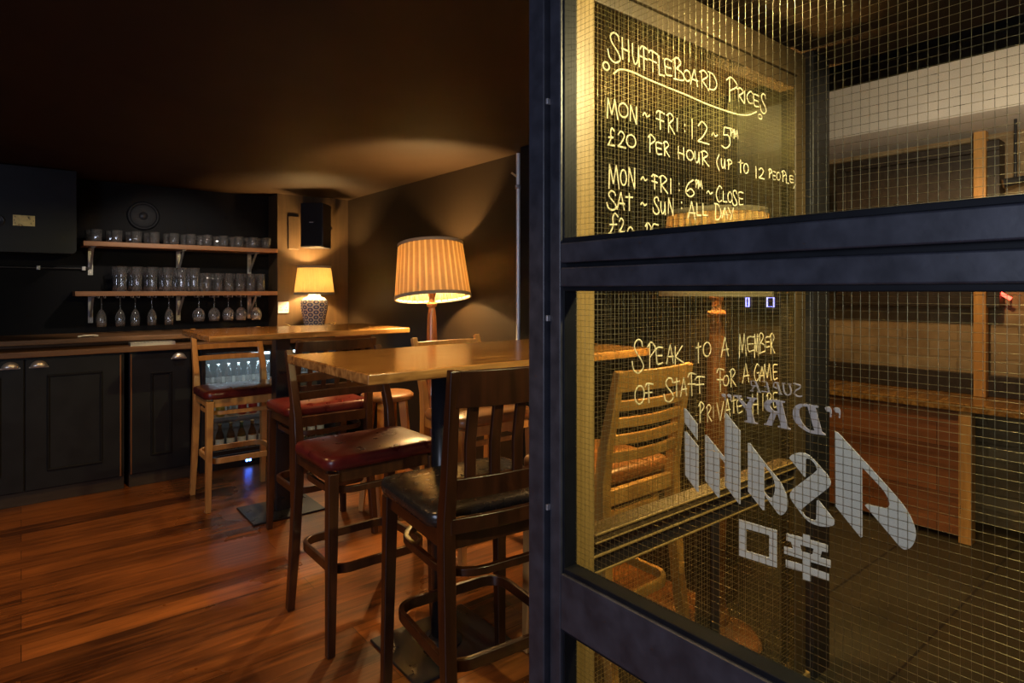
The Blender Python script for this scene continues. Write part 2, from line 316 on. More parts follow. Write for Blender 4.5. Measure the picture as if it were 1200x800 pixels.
def vase_mat():
    m, nt, p = mat('blue_patterned_ceramic'); tc = N(nt, 'ShaderNodeTexCoord'); sx = N(nt, 'ShaderNodeSeparateXYZ'); nt.links.new(tc.outputs['Object'], sx.inputs[0])
    at = N(nt, 'ShaderNodeMath', operation='ARCTAN2'); nt.links.new(sx.outputs['Y'], at.inputs[0]); nt.links.new(sx.outputs['X'], at.inputs[1])
    # a lattice of hexagon-like cells round the vase
    def wave(ka, kz):
        a = N(nt, 'ShaderNodeMath', operation='MULTIPLY'); a.inputs[1].default_value = ka; nt.links.new(at.outputs[0], a.inputs[0])
        z = N(nt, 'ShaderNodeMath', operation='MULTIPLY_ADD'); z.inputs[1].default_value = kz; nt.links.new(sx.outputs['Z'], z.inputs[0]); nt.links.new(a.outputs[0], z.inputs[2])
        c = N(nt, 'ShaderNodeMath', operation='COSINE'); nt.links.new(z.outputs[0], c.inputs[0]); return c
    w1, w2, w3 = wave(14, 0), wave(7, 140), wave(-7, 140)
    s1 = N(nt, 'ShaderNodeMath', operation='ADD'); s2 = N(nt, 'ShaderNodeMath', operation='ADD'); nt.links.new(w1.outputs[0], s1.inputs[0]); nt.links.new(w2.outputs[0], s1.inputs[1]); nt.links.new(s1.outputs[0], s2.inputs[0]); nt.links.new(w3.outputs[0], s2.inputs[1])
    mr = N(nt, 'ShaderNodeMapRange'); mr.inputs['From Min'].default_value = -1.5; mr.inputs['From Max'].default_value = 3; nt.links.new(s2.outputs[0], mr.inputs['Value'])
    r = ramp(nt, [(0.0, (.75, .70, .6)), (.14, (.72, .68, .6)), (.24, (.05, .07, .20)), (.6, (.08, .11, .28)), (.7, (.55, .55, .55))]); nt.links.new(mr.outputs[0], r.inputs[0]); nt.links.new(r.outputs[0], p.inputs['Base Color'])
    p.inputs['Roughness'].default_value = .2
    return m
M['vase'] = vase_mat()

# ------------------------------------------------------------------ the setting
H = 2.26
XW, YB = 2.43, 5.75
struct('floor', MB().add([(-2.6, -2.6, 0), (0.98, -2.6, 0), (0.98, YB, 0), (-2.6, YB, 0)], [(0, 1, 2, 3)]).add([(0.98, 1.55, 0), (XW + .1, 1.55, 0), (XW + .1, YB, 0), (0.98, YB, 0)], [(0, 1, 2, 3)]), M['floor'])
struct('floor_hall', MB().add([(0.98, -2.6, 0), (XW + .1, -2.6, 0), (XW + .1, 1.55, 0), (0.98, 1.55, 0)], [(0, 1, 2, 3)]).add([(XW + .1, -2.6, 0), (4.8, -2.6, 0), (4.8, YB, 0), (XW + .1, YB, 0)], [(0, 1, 2, 3)]), M['tile'])
struct('ceiling', bx(-2.6, XW + .1, -2.6, YB + .1, H, H + .06), M['ceiling'])
struct('ceiling_hall', bx(XW + .1, 4.8, -2.6, YB + .1, 2.95, 3.0), M['black_wall'])
struct('wall_back', bx(-2.6, 1.77, YB, YB + .1, 0, H), M['black_wall'])
struct('wall_alcove', bx(1.77, XW, 5.5, YB + .1, 0, H), M['panel'])
struct('wall_right', bx(XW, XW + .1, 1.5, YB + .1, 0, 2.95), M['wall'])
struct('wall_left', bx(-2.7, -2.6, -2.6, YB + .1, 0, H), M['wall'])
struct('wall_front', bx(-2.6, 4.8, -2.7, -2.6, 0, 2.95), M['wall'])
struct('wall_hall', bx(4.5, 4.6, -2.6, YB, 0, 2.95), M['brick'])
struct('wall_hall_end', bx(XW + .1, 4.8, 4.2, 4.3, 0, 2.95), M['wall'])
struct('wall_header', bx(XW, XW + .1, -2.6, 1.5, H, 2.95), M['black_wall'])
struct('trim_post', bx(XW - .10, XW, 2.52, 2.80, 0, H), M['black_wall'], bevel=.004, label='black timber wall post')
struct('beam_hall', bx(3.9, 4.5, -2.6, 4.2, 2.33, 2.63), M['plaster'], label='white plastered beam')
struct('baseboard_right', bx(XW - .015, XW, 2.93, 5.5, 0, .12), M['black_wall'], bevel=.003)

# ------------------------------------------------------------------ steel glazed screens
def wire_grid(mb, axis, c, a0, a1, z0, z1, pitch=0.0127, r=0.00034):
    """square wire mesh in the plane axis = c"""
    def put(lo, hi):
        (a, z), (b, y) = lo, hi
        if axis == 'X': mb.tube([(c, a, z), (c, b, y)], r, 6, cap=False)
        else: mb.tube([(a, c, z), (b, c, y)], r, 6, cap=False)
    n = int((a1 - a0) / pitch)
    for i in range(n + 1):
        a = a0 + (i + .5) * pitch
        if a < a1: put((a, z0), (a, z1))
    n = int((z1 - z0) / pitch)
    for i in range(n + 1):
        z = z0 + (i + .5) * pitch
        if z < z1: put((a0, z), (a1, z))
    return mb

scr = thing('glazed_screen', 'black steel framed wired-glass screen with white mirrored vinyl lettering, close to the camera', 'screen', (0.98, 0.5, 0))
def scr_box(name, x0, x1, y0, y1, z0, z1, m='steel', bevel=.004, label=None):
    return bx(x0 - .98, x1 - .98, y0 - .5, y1 - .5, z0, z1).build(name, M[m], scr, bevel=bevel, label=label)
Y0, Y1 = -0.14, 1.006       # glass span along the screen
scr_box('post', .94, 1.02, 1.045, 1.10, 0, H)
scr_box('post', .93, 1.02, Y0 - .13, Y0 - .066, 0, H)
scr_box('stile', .955, 1.006, 1.006, 1.042, .03, 2.22)
scr_box('stile', .955, 1.02, Y0 - .06, Y0, .03, 2.22)
for z0, z1 in ((2.14, 2.22), (1.462, 1.508), (1.408, 1.452), (.628, .755), (.03, .13)):
    scr_box('rail', .955, 1.02, Y0, Y1, z0, z1)
scr_box('rail_gap', .975, 1.01, Y0, Y1, 1.452, 1.462, 'bead', 0)
for z in (1.838, 1.335, .897):
    bx(-.006, .006, -.003, .003, -.007, .007).build('hinge_pin', M['galv'], scr, loc=(.952 - .98, 1.0425 - .5, z), bevel=.0015)
panes = [(.765, 1.398, 'middle'), (1.520, 2.14, 'upper'), (.13, .618, 'lower')]
for z0, z1, nm in panes:
    bd = MB()
    y0, y1, x0, x1 = Y0 - .5, Y1 - .5, .964 - .98, 1.005 - .98
    t = .012
    for a in ((y0, y1, z0 - t, z0), (y0, y1, z1, z1 + t)): bd.box(x0, x1, *a)
    for a in ((y1 - .004, y1 + .006, z0 - t, z1 + t), (y0 - .004, y0 + .008, z0 - t, z1 + t)): bd.box(x0, x1, *a)
    bd.build('glazing_bead', M['bead'], scr, bevel=.002)
    bx(.997 - .98, 1.003 - .98, y0, y1, z0, z1).build('pane', M['pane'], scr)
    wire_grid(MB(), 'X', 1.0 - .98, y0, y1, z0, z1).build('wire_mesh', M['wire'], scr)

# second screen, at a right angle, with the handwriting
S2Y = 1.03
sc2 = thing('glazed_screen', 'timber framed wired-glass screen with handwritten price list, meeting the steel screen', 'screen', (1.67, S2Y, 0))
def s2_box(name, x0, x1, y0, y1, z0, z1, m, bevel=.003):
    return bx(x0 - 1.67, x1 - 1.67, y0 - S2Y, y1 - S2Y, z0, z1).build(name, M[m], sc2, bevel=bevel)
s2_box('stile', 1.024, 1.094, S2Y, 1.09, 0, 2.24, 'yellow_wood')
s2_box('stile', 2.117, 2.19, S2Y, 1.055, 0, 2.24, 'olive_wood')
s2_box('post', 2.205, 2.335, S2Y - .02, 1.13, 0, H, 'dark')
s2_box('rail', 1.094, 2.117, S2Y, 1.09, 2.11, 2.24, 'olive_wood')
s2_box('rail_lip', 1.094, 2.117, S2Y - .012, S2Y, 2.15, 2.165, 'olive_wood', .002)
s2_box('rail', 1.094, 2.117, S2Y, 1.09, .775, .80, 'olive_wood')
s2_box('rail', 1.094, 2.117, S2Y + .01, 1.085, .70, .775, 'dark')
s2_box('rail_lip', 1.094, 2.117, S2Y + .004, S2Y + .01, .738, .743, 'yellow_wood', .001)
s2_box('rail_lip', 1.094, 2.117, S2Y + .004, S2Y + .01, .697, .702, 'yellow_wood', .001)
s2_box('rail_lip', 1.094, 2.117, S2Y - .004, S2Y, .796, .801, 'yellow_wood', .001)
s2_box('rail_lip', 1.094, 2.117, S2Y - .004, S2Y, .776, .780, 'yellow_wood', .001)
s2_box('mullion', 1.60, 1.64, S2Y, 1.09, 0, .70, 'dark')
s2_box('sill', 1.094, 2.205, S2Y - .01, 1.10, 0, .03, 'yellow_wood')
for x0, x1, z0, z1 in ((1.094, 2.117, .80, 2.11), (1.094, 1.60, .03, .70), (1.64, 2.117, .03, .70)):
    bx(x0 - 1.67, x1 - 1.67, .004, .010, z0, z1).build('pane', M['pane'], sc2)
    wire_grid(MB(), 'Y', .007, x0 - 1.67, x1 - 1.67, z0, z1).build('wire_mesh', M['wire_gold'], sc2)

# ---- handwriting: a small stroke alphabet
def cr(pts, n=6):
    P = [Vector((*p, 0)) for p in pts]; P = [P[0] * 2 - P[1]] + P + [P[-1] * 2 - P[-2]]; out = []
    for i in range(1, len(P) - 2):
        for k in range(n):
            t = k / n; a, b, c, d = P[i - 1:i + 3]
            q = .5 * ((2 * b) + (-a + c) * t + (2 * a - 5 * b + 4 * c - d) * t * t + (-a + 3 * b - 3 * c + d) * t ** 3); out.append((q.x, q.y))
    out.append(tuple(pts[-1])); return out
def ell(cx=.5, cy=.5, rx=.5, ry=.5): return [(cx + rx * math.cos(2 * PI * k / 16 + 1.9), cy + ry * math.sin(2 * PI * k / 16 + 1.9)) for k in range(17)]
FONT = {
 'S': [cr([(.85, .78), (.75, .95), (.45, 1), (.2, .86), (.3, .66), (.75, .38), (.92, .16), (.55, 0), (.15, .1), (0, .38)])],
 'H': [[(.1, 1), (.16, 0)], [(.82, 1), (.9, 0)], [(0, .5), (1, .46)]],
 'U': [cr([(.05, 1), (.08, .4), (.4, .02), (.75, .3), (.85, 1)]), [(.85, 1), (.95, -.05)]],
 'F': [[(.42, .97), (.48, 0)], cr([(0, .84), (.25, 1), (1, .92)]), [(0, .55), (.9, .5)]],
 'L': [[(.1, 1), (.12, .03), (1, .06)]],
 'E': [cr([(1, .96), (.35, 1), (.08, .85), (.15, .4), (.3, .03), (1, .08)]), [(.1, .52), (.9, .5)]],
 'B': [[(.2, .96), (.28, 0)], cr([(0, .82), (.4, 1), (.75, .82), (.35, .52)]), cr([(.35, .52), (.9, .4), (1, .12), (.1, .04)])],
 'O': [ell()], '0': [ell()], 'A': [[(0, 0), (.5, 1), (.95, 0)], [(.1, .36), (1, .36)]],
 'R': [[(.2, .92), (.25, 0)], cr([(0, .84), (.45, 1), (.85, .78), (.28, .45)]), [(.28, .45), (1, 0)]],
 'D': [[(.2, .95), (.2, 0)], cr([(0, .95), (.6, .9), (1, .45), (.7, .08), (.1, .02)])],
 'P': [[(.3, .95), (.3, 0)], cr([(0, .82), (.45, 1), (1, .76), (.35, .46)])],
 'I': [[(.5, 1), (.5, 0)]], 'C': [cr([(1, .88), (.55, 1), (.05, .5), (.4, .02), (1, .12)])],
 'M': [[(.05, 0), (.1, 1), (.45, .22), (.72, 1), (1, .05)]], 'N': [[(.05, .1), (.1, 1), (.85, 0), (.85, 1)]],
 '~': [cr([(0, .3), (.3, .9), (.6, .3), (1, .7)])], ':': [[(.5, 0), (.5, .25)], [(.5, .75), (.5, 1)]],
 '1': [[(.35, .9), (.5, 1), (.5, 0)]], '2': [cr([(.08, .75), (.4, 1), (.8, .78), (.5, .35), (.05, .04)]), [(.05, .04), (1, .03)]],
 '5': [[(1, 1), (.35, .98), (.25, .6)], cr([(.25, .6), (.8, .62), (.95, .25), (.5, 0), (0, .08)])],
 '6': [cr([(.85, 1), (.3, .7), (.05, .25), (.5, 0), (.95, .22), (.6, .45), (.15, .28)])],
 '(': [cr([(1, 1), (.2, .5), (1, 0)])], ')': [cr([(0, 1), (.9, .5), (0, 0)])],
 '£': [cr([(.9, .86), (.6, 1), (.4, .8), (.42, .4), (.1, .03)]), [(0, .03), (1, .05)], [(.1, .45), (.8, .5)]],
 'T': [[(.5, 1), (.52, 0)], [(0, .74), (1, .78)]], 'K': [[(.1, 1), (.12, 0)], [(.85, 1), (.12, .42), (1, .05)]],
 'V': [[(0, 1), (.5, 0), (1, 1)]], 'G': [cr([(.95, .9), (.5, 1), (.05, .5), (.4, 0), (.95, .2)]), [(.95, .2), (.95, .5), (.55, .48)]],
 'Y': [[(0, 1), (.45, .5)], [(.95, 1), (.4, 0)]],
 '_': [], 'o': [ell()],
}
def write_line(label, letters, extra=(), r=0.0024):
    """letters: (char, x0, x1, y bottom, y top) read off the photograph, laid on the glass plane"""
    mb = MB()
    def put(pts3):
        q = [p - Vector((1.67, S2Y, 0)) for p in pts3]
        run = [q[0]]
        for i in range(1, len(q)):
            run.append(q[i])
            if i < len(q) - 1 and (q[i] - q[i - 1]).angle(q[i + 1] - q[i], 0) > .9:
                mb.tube(run, r, 6, squash=(1, .3, 1)); run = [q[i]]
        mb.tube(run, r, 6, squash=(1, .3, 1))
    off = .0028
    for ch, x0, x1, yb, yt in letters:
        xm = (x0 + x1) / 2
        A, B = onY(x0, 0, S2Y + off).x, onY(x1, 0, S2Y + off).x
        zb, zt = onY(xm, yb, S2Y + off).z, onY(xm, yt, S2Y + off).z
        for st in FONT[ch]: put([Vector((A + (B - A) * u, S2Y + off, zb + (zt - zb) * v)) for u, v in st])
    for st in extra: put([onY(x, y, S2Y + off) for x, y in st])
    return mb.build('handwritten_lettering', M['chalk'], sc2, label=label)
write_line('chalk pen heading SHUFFLEBOARD PRICES underlined', [
 ('S', 712, 728, 73, 38.6), ('H', 728, 738, 71, 45), ('U', 740.6, 749.6, 76, 52), ('F', 750, 760, 82.5, 55), ('F', 760, 770.5, 84.5, 60), ('L', 771.5, 779, 89, 66), ('E', 778, 787.5, 88.6, 69.5),
 ('B', 788, 801, 95, 68), ('O', 801.5, 809, 95, 82.5), ('A', 809, 818, 100.5, 81), ('R', 819.5, 831, 104.5, 83), ('D', 829.6, 840, 106, 85),
 ('P', 851, 864, 120.6, 91), ('R', 863.4, 872.2, 120, 103.3), ('I', 871.5, 873.5, 121, 106), ('C', 875, 882.5, 121, 107), ('E', 882.5, 889.6, 125, 111), ('S', 890.8, 898.5, 133, 110), ('o', 706.5, 714, 82, 73), ('o', 888.5, 893, 139.5, 134)],
 [cr([(718.7, 86.4), (727, 81.3), (740.6, 84.2), (757.5, 92), (780, 101.5), (802.5, 110.5), (825.4, 120.6), (846.8, 128.6), (863.4, 133.6), (876.5, 134.8), (886.6, 131)])])
write_line('chalk pen line MON - FRI : 12 - 5PM', [
 ('M', 711, 724, 140, 116), ('O', 725, 736, 137.5, 121), ('N', 738, 747, 145, 124), ('~', 753, 761.5, 138.5, 132), ('F', 769, 779, 152, 130.6), ('R', 781, 790.6, 156, 133), ('I', 792.5, 794.5, 154, 138), (':', 802, 803, 155, 145),
 ('1', 809, 813, 163, 139), ('2', 817, 831, 168, 143), ('~', 834, 841, 161, 155.5), ('5', 845, 856, 173.5, 149), ('P', 855, 860, 160, 151), ('M', 860, 865, 163, 152)])
write_line('chalk pen line 20 pounds PER HOUR (UP TO 12 PEOPLE)', [
 ('£', 712, 720.6, 171, 150), ('2', 723.5, 733.5, 173, 154), ('0', 734, 745, 172.5, 158), ('P', 759, 767.5, 179, 158), ('E', 768, 776, 181, 167), ('R', 777, 784.5, 183, 166), ('H', 794, 802.5, 187, 172), ('O', 804.5, 812.5, 187.5, 176), ('U', 814, 820, 191, 177.5), ('R', 821, 831, 194, 177),
 ('(', 839, 843, 200, 180), ('U', 845, 850, 197, 186), ('P', 852, 858, 199, 187), ('T', 865, 870.5, 202.5, 187), ('O', 871.5, 877, 203, 192), ('1', 884, 888, 209, 195), ('2', 889, 896, 209.5, 197), ('P', 900.6, 904.5, 209, 198), ('E', 905, 909, 210.5, 201), ('O', 910, 914.5, 211, 202), ('P', 916, 921, 213, 200), ('L', 921, 924.5, 215, 205), ('E', 925, 930, 214, 206), (')', 930, 934, 221, 200)])
write_line('chalk pen line MON - FRI : 6PM - CLOSE', [
 ('M', 713, 725.6, 222, 193), ('O', 727, 734, 217, 199), ('N', 736, 745, 221, 196), ('~', 751, 759, 213, 207), ('F', 763.6, 771, 222, 205), ('R', 772, 782.6, 226, 206), ('I', 785, 787, 227, 209), (':', 795, 796.5, 224, 214), ('6', 803, 814, 230.5, 210), ('P', 814.5, 818, 220, 211), ('M', 818, 823, 221.5, 211), ('~', 828, 835, 228.5, 223.5),
 ('C', 839, 846, 236.5, 218), ('L', 847, 852, 237, 224), ('O', 853, 858, 237, 225), ('S', 858, 864, 241, 223), ('E', 865, 871, 240.5, 225)])
write_line('chalk pen line SAT - SUN : ALL DAY', [
 ('S', 711, 723, 246, 224), ('A', 723, 732, 246, 225), ('T', 733, 741.7, 247, 226), ('~', 750.6, 758, 242, 237), ('S', 765, 773, 251, 231), ('U', 774, 780, 251, 236), ('N', 782.6, 790, 253, 232), (':', 798, 799.5, 245, 236), ('A', 806, 815, 257, 236), ('L', 816, 822, 253, 238), ('L', 823, 830, 253, 238), ('D', 837, 845, 258, 238), ('A', 846, 853, 256, 243), ('Y', 853, 860, 258, 243)])
write_line('chalk pen line starting 20 pounds, cut off by the steel rail', [
 ('£', 713, 725.6, 275, 250), ('2', 725, 732, 272, 256), ('0', 735, 742.5, 285, 266), ('P', 756, 763, 287, 261), ('E', 764, 771.5, 285, 262.5)])
write_line('chalk pen line SPEAK TO A MEMBER', [
 ('S', 740.6, 755, 437, 398), ('P', 758.5, 768, 432.5, 401), ('E', 768, 777, 427, 407), ('A', 781, 789.5, 426, 403.5), ('K', 790, 801.5, 427, 405), ('T', 815, 821.5, 425.5, 401), ('O', 824, 833, 417.5, 401), ('A', 845, 854, 418, 395), ('M', 866, 874.5, 419, 391), ('E', 875, 883.6, 412, 394.6), ('M', 884, 889, 419, 391), ('B', 888.5, 896.6, 414.5, 390), ('E', 896.6, 902, 407, 394.6), ('R', 902, 908, 414.5, 390.6)])
write_line('chalk pen line OF STAFF FOR A GAME', [
 ('O', 744, 755, 473.5, 452), ('F', 756, 765.5, 472, 449), ('S', 778, 790, 471, 443), ('T', 789, 796.6, 464.5, 442), ('A', 797.5, 805, 464, 442), ('F', 806, 816, 464, 437), ('F', 814.5, 826, 461, 441), ('F', 840, 848.6, 459, 432), ('O', 847.5, 854, 452, 440), ('R', 855, 862.5, 453, 432), ('A', 870, 878, 448.5, 426), ('G', 883.6, 890, 446.5, 427), ('A', 890, 896, 446, 429.5), ('M', 895, 904, 447.5, 426), ('E', 905.5, 911, 445, 427)])
write_line('chalk pen line PRIVATE HIRE', [
 ('P', 818.6, 825, 495, 471), ('R', 827.5, 834, 494.5, 474), ('I', 835, 837, 490, 475), ('V', 840, 848, 493, 471), ('A', 849, 856, 488, 467), ('T', 857, 862.5, 484.5, 464.5), ('E', 863, 870, 484, 468), ('H', 881, 889, 486, 461), ('I', 893, 895, 481, 461), ('R', 898, 905, 481, 460), ('E', 905.5, 911, 477.5, 460)])

# ---- vinyl lettering on the near pane (mirrored, for the street side)
def vinyl(name, polys, m, label):
    """polys: list of (outline, holes) in pixels of the photograph, laid on the plane of the pane"""
    bm = bmesh.new(); XV = 1.0036
    for outer, holes in polys:
        b = bmesh.new(); edges = []
        for loop in [outer] + holes:
            vs = [b.verts.new(onX(x, y, XV) - Vector((.98, .5, 0))) for x, y in loop]
            edges += [b.edges.new((vs[i], vs[(i + 1) % len(vs)])) for i in range(len(vs))]
        bmesh.ops.triangle_fill(b, use_beauty=True, edges=edges)
        r = bmesh.ops.extrude_face_region(b, geom=b.faces[:])
        bmesh.ops.translate(b, verts=[v for v in r['geom'] if isinstance(v, bmesh.types.BMVert)], vec=(.0006, 0, 0))
        me = bpy.data.meshes.new('t'); b.to_mesh(me); b.free(); bm.from_mesh(me); bpy.data.meshes.remove(me)
    bmesh.ops.recalc_face_normals(bm, faces=bm.faces)
    me = bpy.data.meshes.new(name); bm.to_mesh(me); bm.free(); me.materials.append(m)
    o = bpy.data.objects.new(name, me); col.objects.link(o); o.parent = scr; o['label'] = label
    return o
def Z(ox, oy, s, pts): return [(ox + x / s, oy + y / s) for x, y in pts]
def sm(pts, n=5):
    """closed smooth outline; a point given as (x, y, 1) is a sharp corner"""
    out = []; L = len(pts)
    corner = [len(p) > 2 for p in pts]; P = [Vector((p[0], p[1])) for p in pts]
    for i in range(L):
        b, c = P[i], P[(i + 1) % L]
        if corner[i] and corner[(i + 1) % L]: out.append(tuple(b)); continue
        a = P[i - 1] if not corner[i] else b * 2 - c
        d = P[(i + 2) % L] if not corner[(i + 1) % L] else c * 2 - b
        for k in range(n):
            t = k / n; q = .5 * ((2 * b) + (-a + c) * t + (2 * a - 5 * b + 4 * c - d) * t * t + (-a + 3 * b - 3 * c + d) * t ** 3); out.append(tuple(q))
    return out
A_o = Z(970, 495, 5.163, sm([(44, 55, 1), (60, 58, 1), (230, 240, 1), (375, 400, 1), (455, 495), (505, 575), (533, 660), (525, 720), (500, 757), (465, 768), (435, 750, 1), (330, 625, 1), (224, 500, 1), (235, 493, 1), (300, 507, 1), (350, 516), (370, 505), (372, 480), (350, 430), (320, 390, 1), (208, 270, 1), (210, 690, 1), (200, 697, 1), (48, 508, 1)]))
s_o = Z(915, 520, 7.275, sm([(70, 118, 1), (95, 92), (140, 76), (190, 74), (235, 92), (280, 130, 1), (400, 265, 1), (422, 310), (425, 345), (405, 375, 1), (188, 548), (192, 585), (215, 618), (260, 642), (290, 650), (302, 640, 1), (306, 482, 1), (322, 478, 1), (448, 635), (458, 665), (445, 695), (400, 706), (330, 700), (265, 678), (215, 642), (170, 590, 1), (92, 480), (78, 430), (100, 385, 1), (290, 240), (304, 205), (285, 165), (255, 135), (225, 124), (213, 135, 1), (210, 282, 1), (196, 276, 1)]))
a_o = Z(860, 510, 8.0, sm([(130, 70, 1), (150, 72, 1), (285, 250, 1), (350, 330, 1), (440, 440), (490, 550), (505, 620), (498, 690), (470, 735), (435, 747), (410, 730, 1), (287, 560, 1), (286, 700, 1), (270, 700, 1), (132, 525, 1)]))
a_h = Z(860, 510, 8.0, sm([(284, 290, 1), (300, 300, 1), (345, 360), (380, 440), (384, 510), (370, 565), (345, 584), (315, 565), (284, 525, 1)]))
h_o = Z(795, 470, 6.153, [(335, 85), (345, 85), (447, 215), (447, 742), (435, 738), (335, 605), (335, 445), (298, 402), (298, 695), (285, 692), (192, 570), (192, 242), (205, 244), (333, 405)])
i_o = Z(795, 470, 6.153, [(45, 215), (58, 218), (145, 325), (145, 655), (134, 650), (48, 530)])
i_d = Z(795, 470, 6.153, [(40, 50), (55, 55), (138, 165), (138, 280), (42, 150)])
vinyl('brand_lettering', [(A_o, []), (s_o, []), (a_o, [a_h]), (h_o, []), (i_o, []), (i_d, [])], M['vinyl'], 'large mirrored white vinyl word in slanted letters')
k1 = Z(855, 600, 8.892, [(98, 72), (492, 188), (492, 578), (98, 452)]); k1h = Z(855, 600, 8.892, [(172, 172), (412, 240), (412, 470), (172, 400)])
k2 = Z(855, 600, 8.892, [(592, 220), (765, 262), (765, 222), (838, 242), (838, 285), (1022, 342), (1022, 420), (962, 405), (945, 468), (1052, 500), (1052, 580), (843, 517), (843, 575), (1035, 640), (1035, 715), (845, 657), (845, 722), (762, 700), (762, 625), (585, 570), (585, 495), (760, 542), (760, 490), (568, 430), (568, 355), (660, 378), (640, 308), (592, 295)])
k2h = Z(855, 600, 8.892, [(735, 338), (875, 380), (862, 440), (748, 405)])
vinyl('kanji_lettering', [(k1, [k1h]), (k2, [k2h])], M['vinyl'], 'two mirrored white vinyl kanji')
q = lambda pts: Z(840, 440, 7.742, pts)
D_o = q(sm([(925, 275, 1), (922, 292, 1), (895, 290, 1), (955, 510, 1), (985, 530, 1), (988, 542, 1), (850, 520), (760, 470), (705, 410), (688, 345), (700, 290), (735, 262), (790, 256)]))
D_h = q(sm([(822, 280, 1), (885, 498, 1), (840, 490), (785, 440), (752, 370), (750, 310), (775, 282)]))
R_o = q(sm([(620, 232, 1), (618, 246, 1), (592, 247, 1), (645, 465, 1), (672, 482, 1), (668, 492, 1), (555, 468, 1), (552, 456, 1), (580, 452, 1), (555, 355, 1), (540, 350, 1), (500, 455, 1), (430, 446, 1), (430, 434, 1), (452, 428, 1), (490, 338, 1), (445, 310), (428, 265), (445, 228), (500, 216)]))
R_h = q(sm([(532, 238, 1), (552, 322, 1), (520, 318), (488, 285), (490, 250)]))
Y_o = q([(150, 175), (225, 180), (225, 195), (205, 197), (270, 265), (300, 212), (275, 207), (272, 193), (365, 203), (365, 215), (345, 218), (310, 300), (345, 420), (375, 432), (372, 440), (250, 420), (250, 408), (278, 405), (270, 320), (180, 195), (150, 187)])
def q99(x, y, s): return q(sm([(x, y), (x + 25 * s, y - 12 * s), (x + 55 * s, y), (x + 66 * s, y + 35 * s), (x + 62 * s, y + 90 * s, 1), (x + 48 * s, y + 88 * s, 1), (x + 48 * s, y + 42 * s), (x + 20 * s, y + 35 * s)]))
vinyl('tagline_lettering', [(D_o, [D_h]), (R_o, [R_h]), (Y_o, []), (q99(980, 292, .95), []), (q99(1060, 300, .95), []), (q99(42, 170, .6), []), (q99(92, 174, .6), [])], M['vinyl_grey'], 'mirrored lilac serif word in quotation marks')
def serif(strokes): # narrow strokes of small capitals
    res = []
    for (x0, y0, x1, y1, t) in strokes:
        dx, dy = x1 - x0, y1 - y0; L = math.hypot(dx, dy); nx, ny = -dy / L * t / 2, dx / L * t / 2
        res.append((q([(x0 + nx, y0 + ny), (x1 + nx, y1 + ny), (x1 - nx, y1 - ny), (x0 - nx, y0 - ny)]), []))
    return res
def poly_s(pts, t): return serif([(pts[i][0], pts[i][1], pts[i + 1][0], pts[i + 1][1], t) for i in range(len(pts) - 1)])
small = []
small += poly_s(cr([(775, 185), (735, 188), (705, 165), (715, 135), (750, 115), (755, 90), (725, 78), (695, 68)], 3), 13)              # S
small += poly_s(cr([(600, 68), (612, 150), (640, 175), (668, 165), (672, 130), (655, 75)], 3), 13) + serif([(590, 68, 622, 70, 8), (640, 74, 675, 78, 8)])  # U
small += serif([(548, 68, 578, 165, 15), (520, 62, 560, 66, 9), (520, 62, 512, 100, 9), (512, 100, 545, 118, 9), (560, 166, 595, 170, 8)])            # P
small += serif([(452, 60, 472, 148, 14), (410, 52, 455, 58, 8), (430, 98, 462, 103, 8), (405, 140, 478, 152, 8)])              # E
small += serif([(350, 52, 385, 145, 14), (310, 46, 360, 50, 8), (310, 46, 315, 90, 9), (315, 90, 362, 95, 9), (340, 95, 312, 138, 11), (365, 147, 400, 150, 8), (300, 136, 330, 140, 8)])  # R
vinyl('small_lettering', small, M['vinyl_grey'], 'small mirrored lilac serif word')

# ------------------------------------------------------------------ bar tables
def bar_table(label, cx, x0, x1, y0, y1, z, rnd, cy, grp=None):
    t = thing('bar_table', label, 'table', (cx, cy, 0))
    X0, X1, V0, V1 = x0 - cx, x1 - cx, y0 - cy, y1 - cy
    mb = MB(); n = 26; rr = random.Random(3 if rnd else 5); th = .034
    def edge(a, b, k): return [(a[0] + (b[0] - a[0]) * i / k, a[1] + (b[1] - a[1]) * i / k) for i in range(k)]
    loop = edge((X0, V0), (X1, V0), n) + edge((X1, V0), (X1, V1), 12) + edge((X1, V1), (X0, V1), n) + edge((X0, V1), (X0, V0), 12)
    loop = [(x + rr.uniform(-.003, .003), y + rr.uniform(-.004, .004)) for x, y in loop]; L = len(loop)
    vs = [(x, y, z) for x, y in loop] + [(x * 1.0, y, z - th) for x, y in loop]
    mb.add(vs, [tuple(range(L)), tuple(range(L, 2 * L))[::-1]] + [(i, (i + 1) % L, L + (i + 1) % L, L + i) for i in range(L)])
    mb.build('tabletop', M['top'], t, bevel=.005)
    bx(-.28, .34, -.05, .05, z - th - .028, z - th).build('top_plate', M['iron'], t, bevel=.003)
    if rnd: MB().lathe([(0, .03), (.042, .03), (.042, z - th - .02), (0, z - th - .02)], 24).build('pole', M['iron'], t)
    else: bx(-.045, .045, -.045, .045, .012, z - th - .02).build('pole', M['iron'], t, bevel=.004)
    bx(-.22, .22, -.185, .185, 0, .012).build('base_plate', M['iron'], t, bevel=.004)
    if rnd: MB().lathe([(0, .012), (.08, .012), (.08, .02), (.05, .04), (0, .04)], 24).build('collar', M['iron'], t)
    return t
bar_table('tall wooden bar table with worn honey-coloured top nearest the steel screen', 1.30, .80, 2.12, 1.666, 2.375, 1.15, True, 2.05)
bar_table('tall wooden bar table with square black pole in front of the bottle cooler', 1.29, .79, 2.02, 3.585, 4.30, 1.15, False, 3.94)

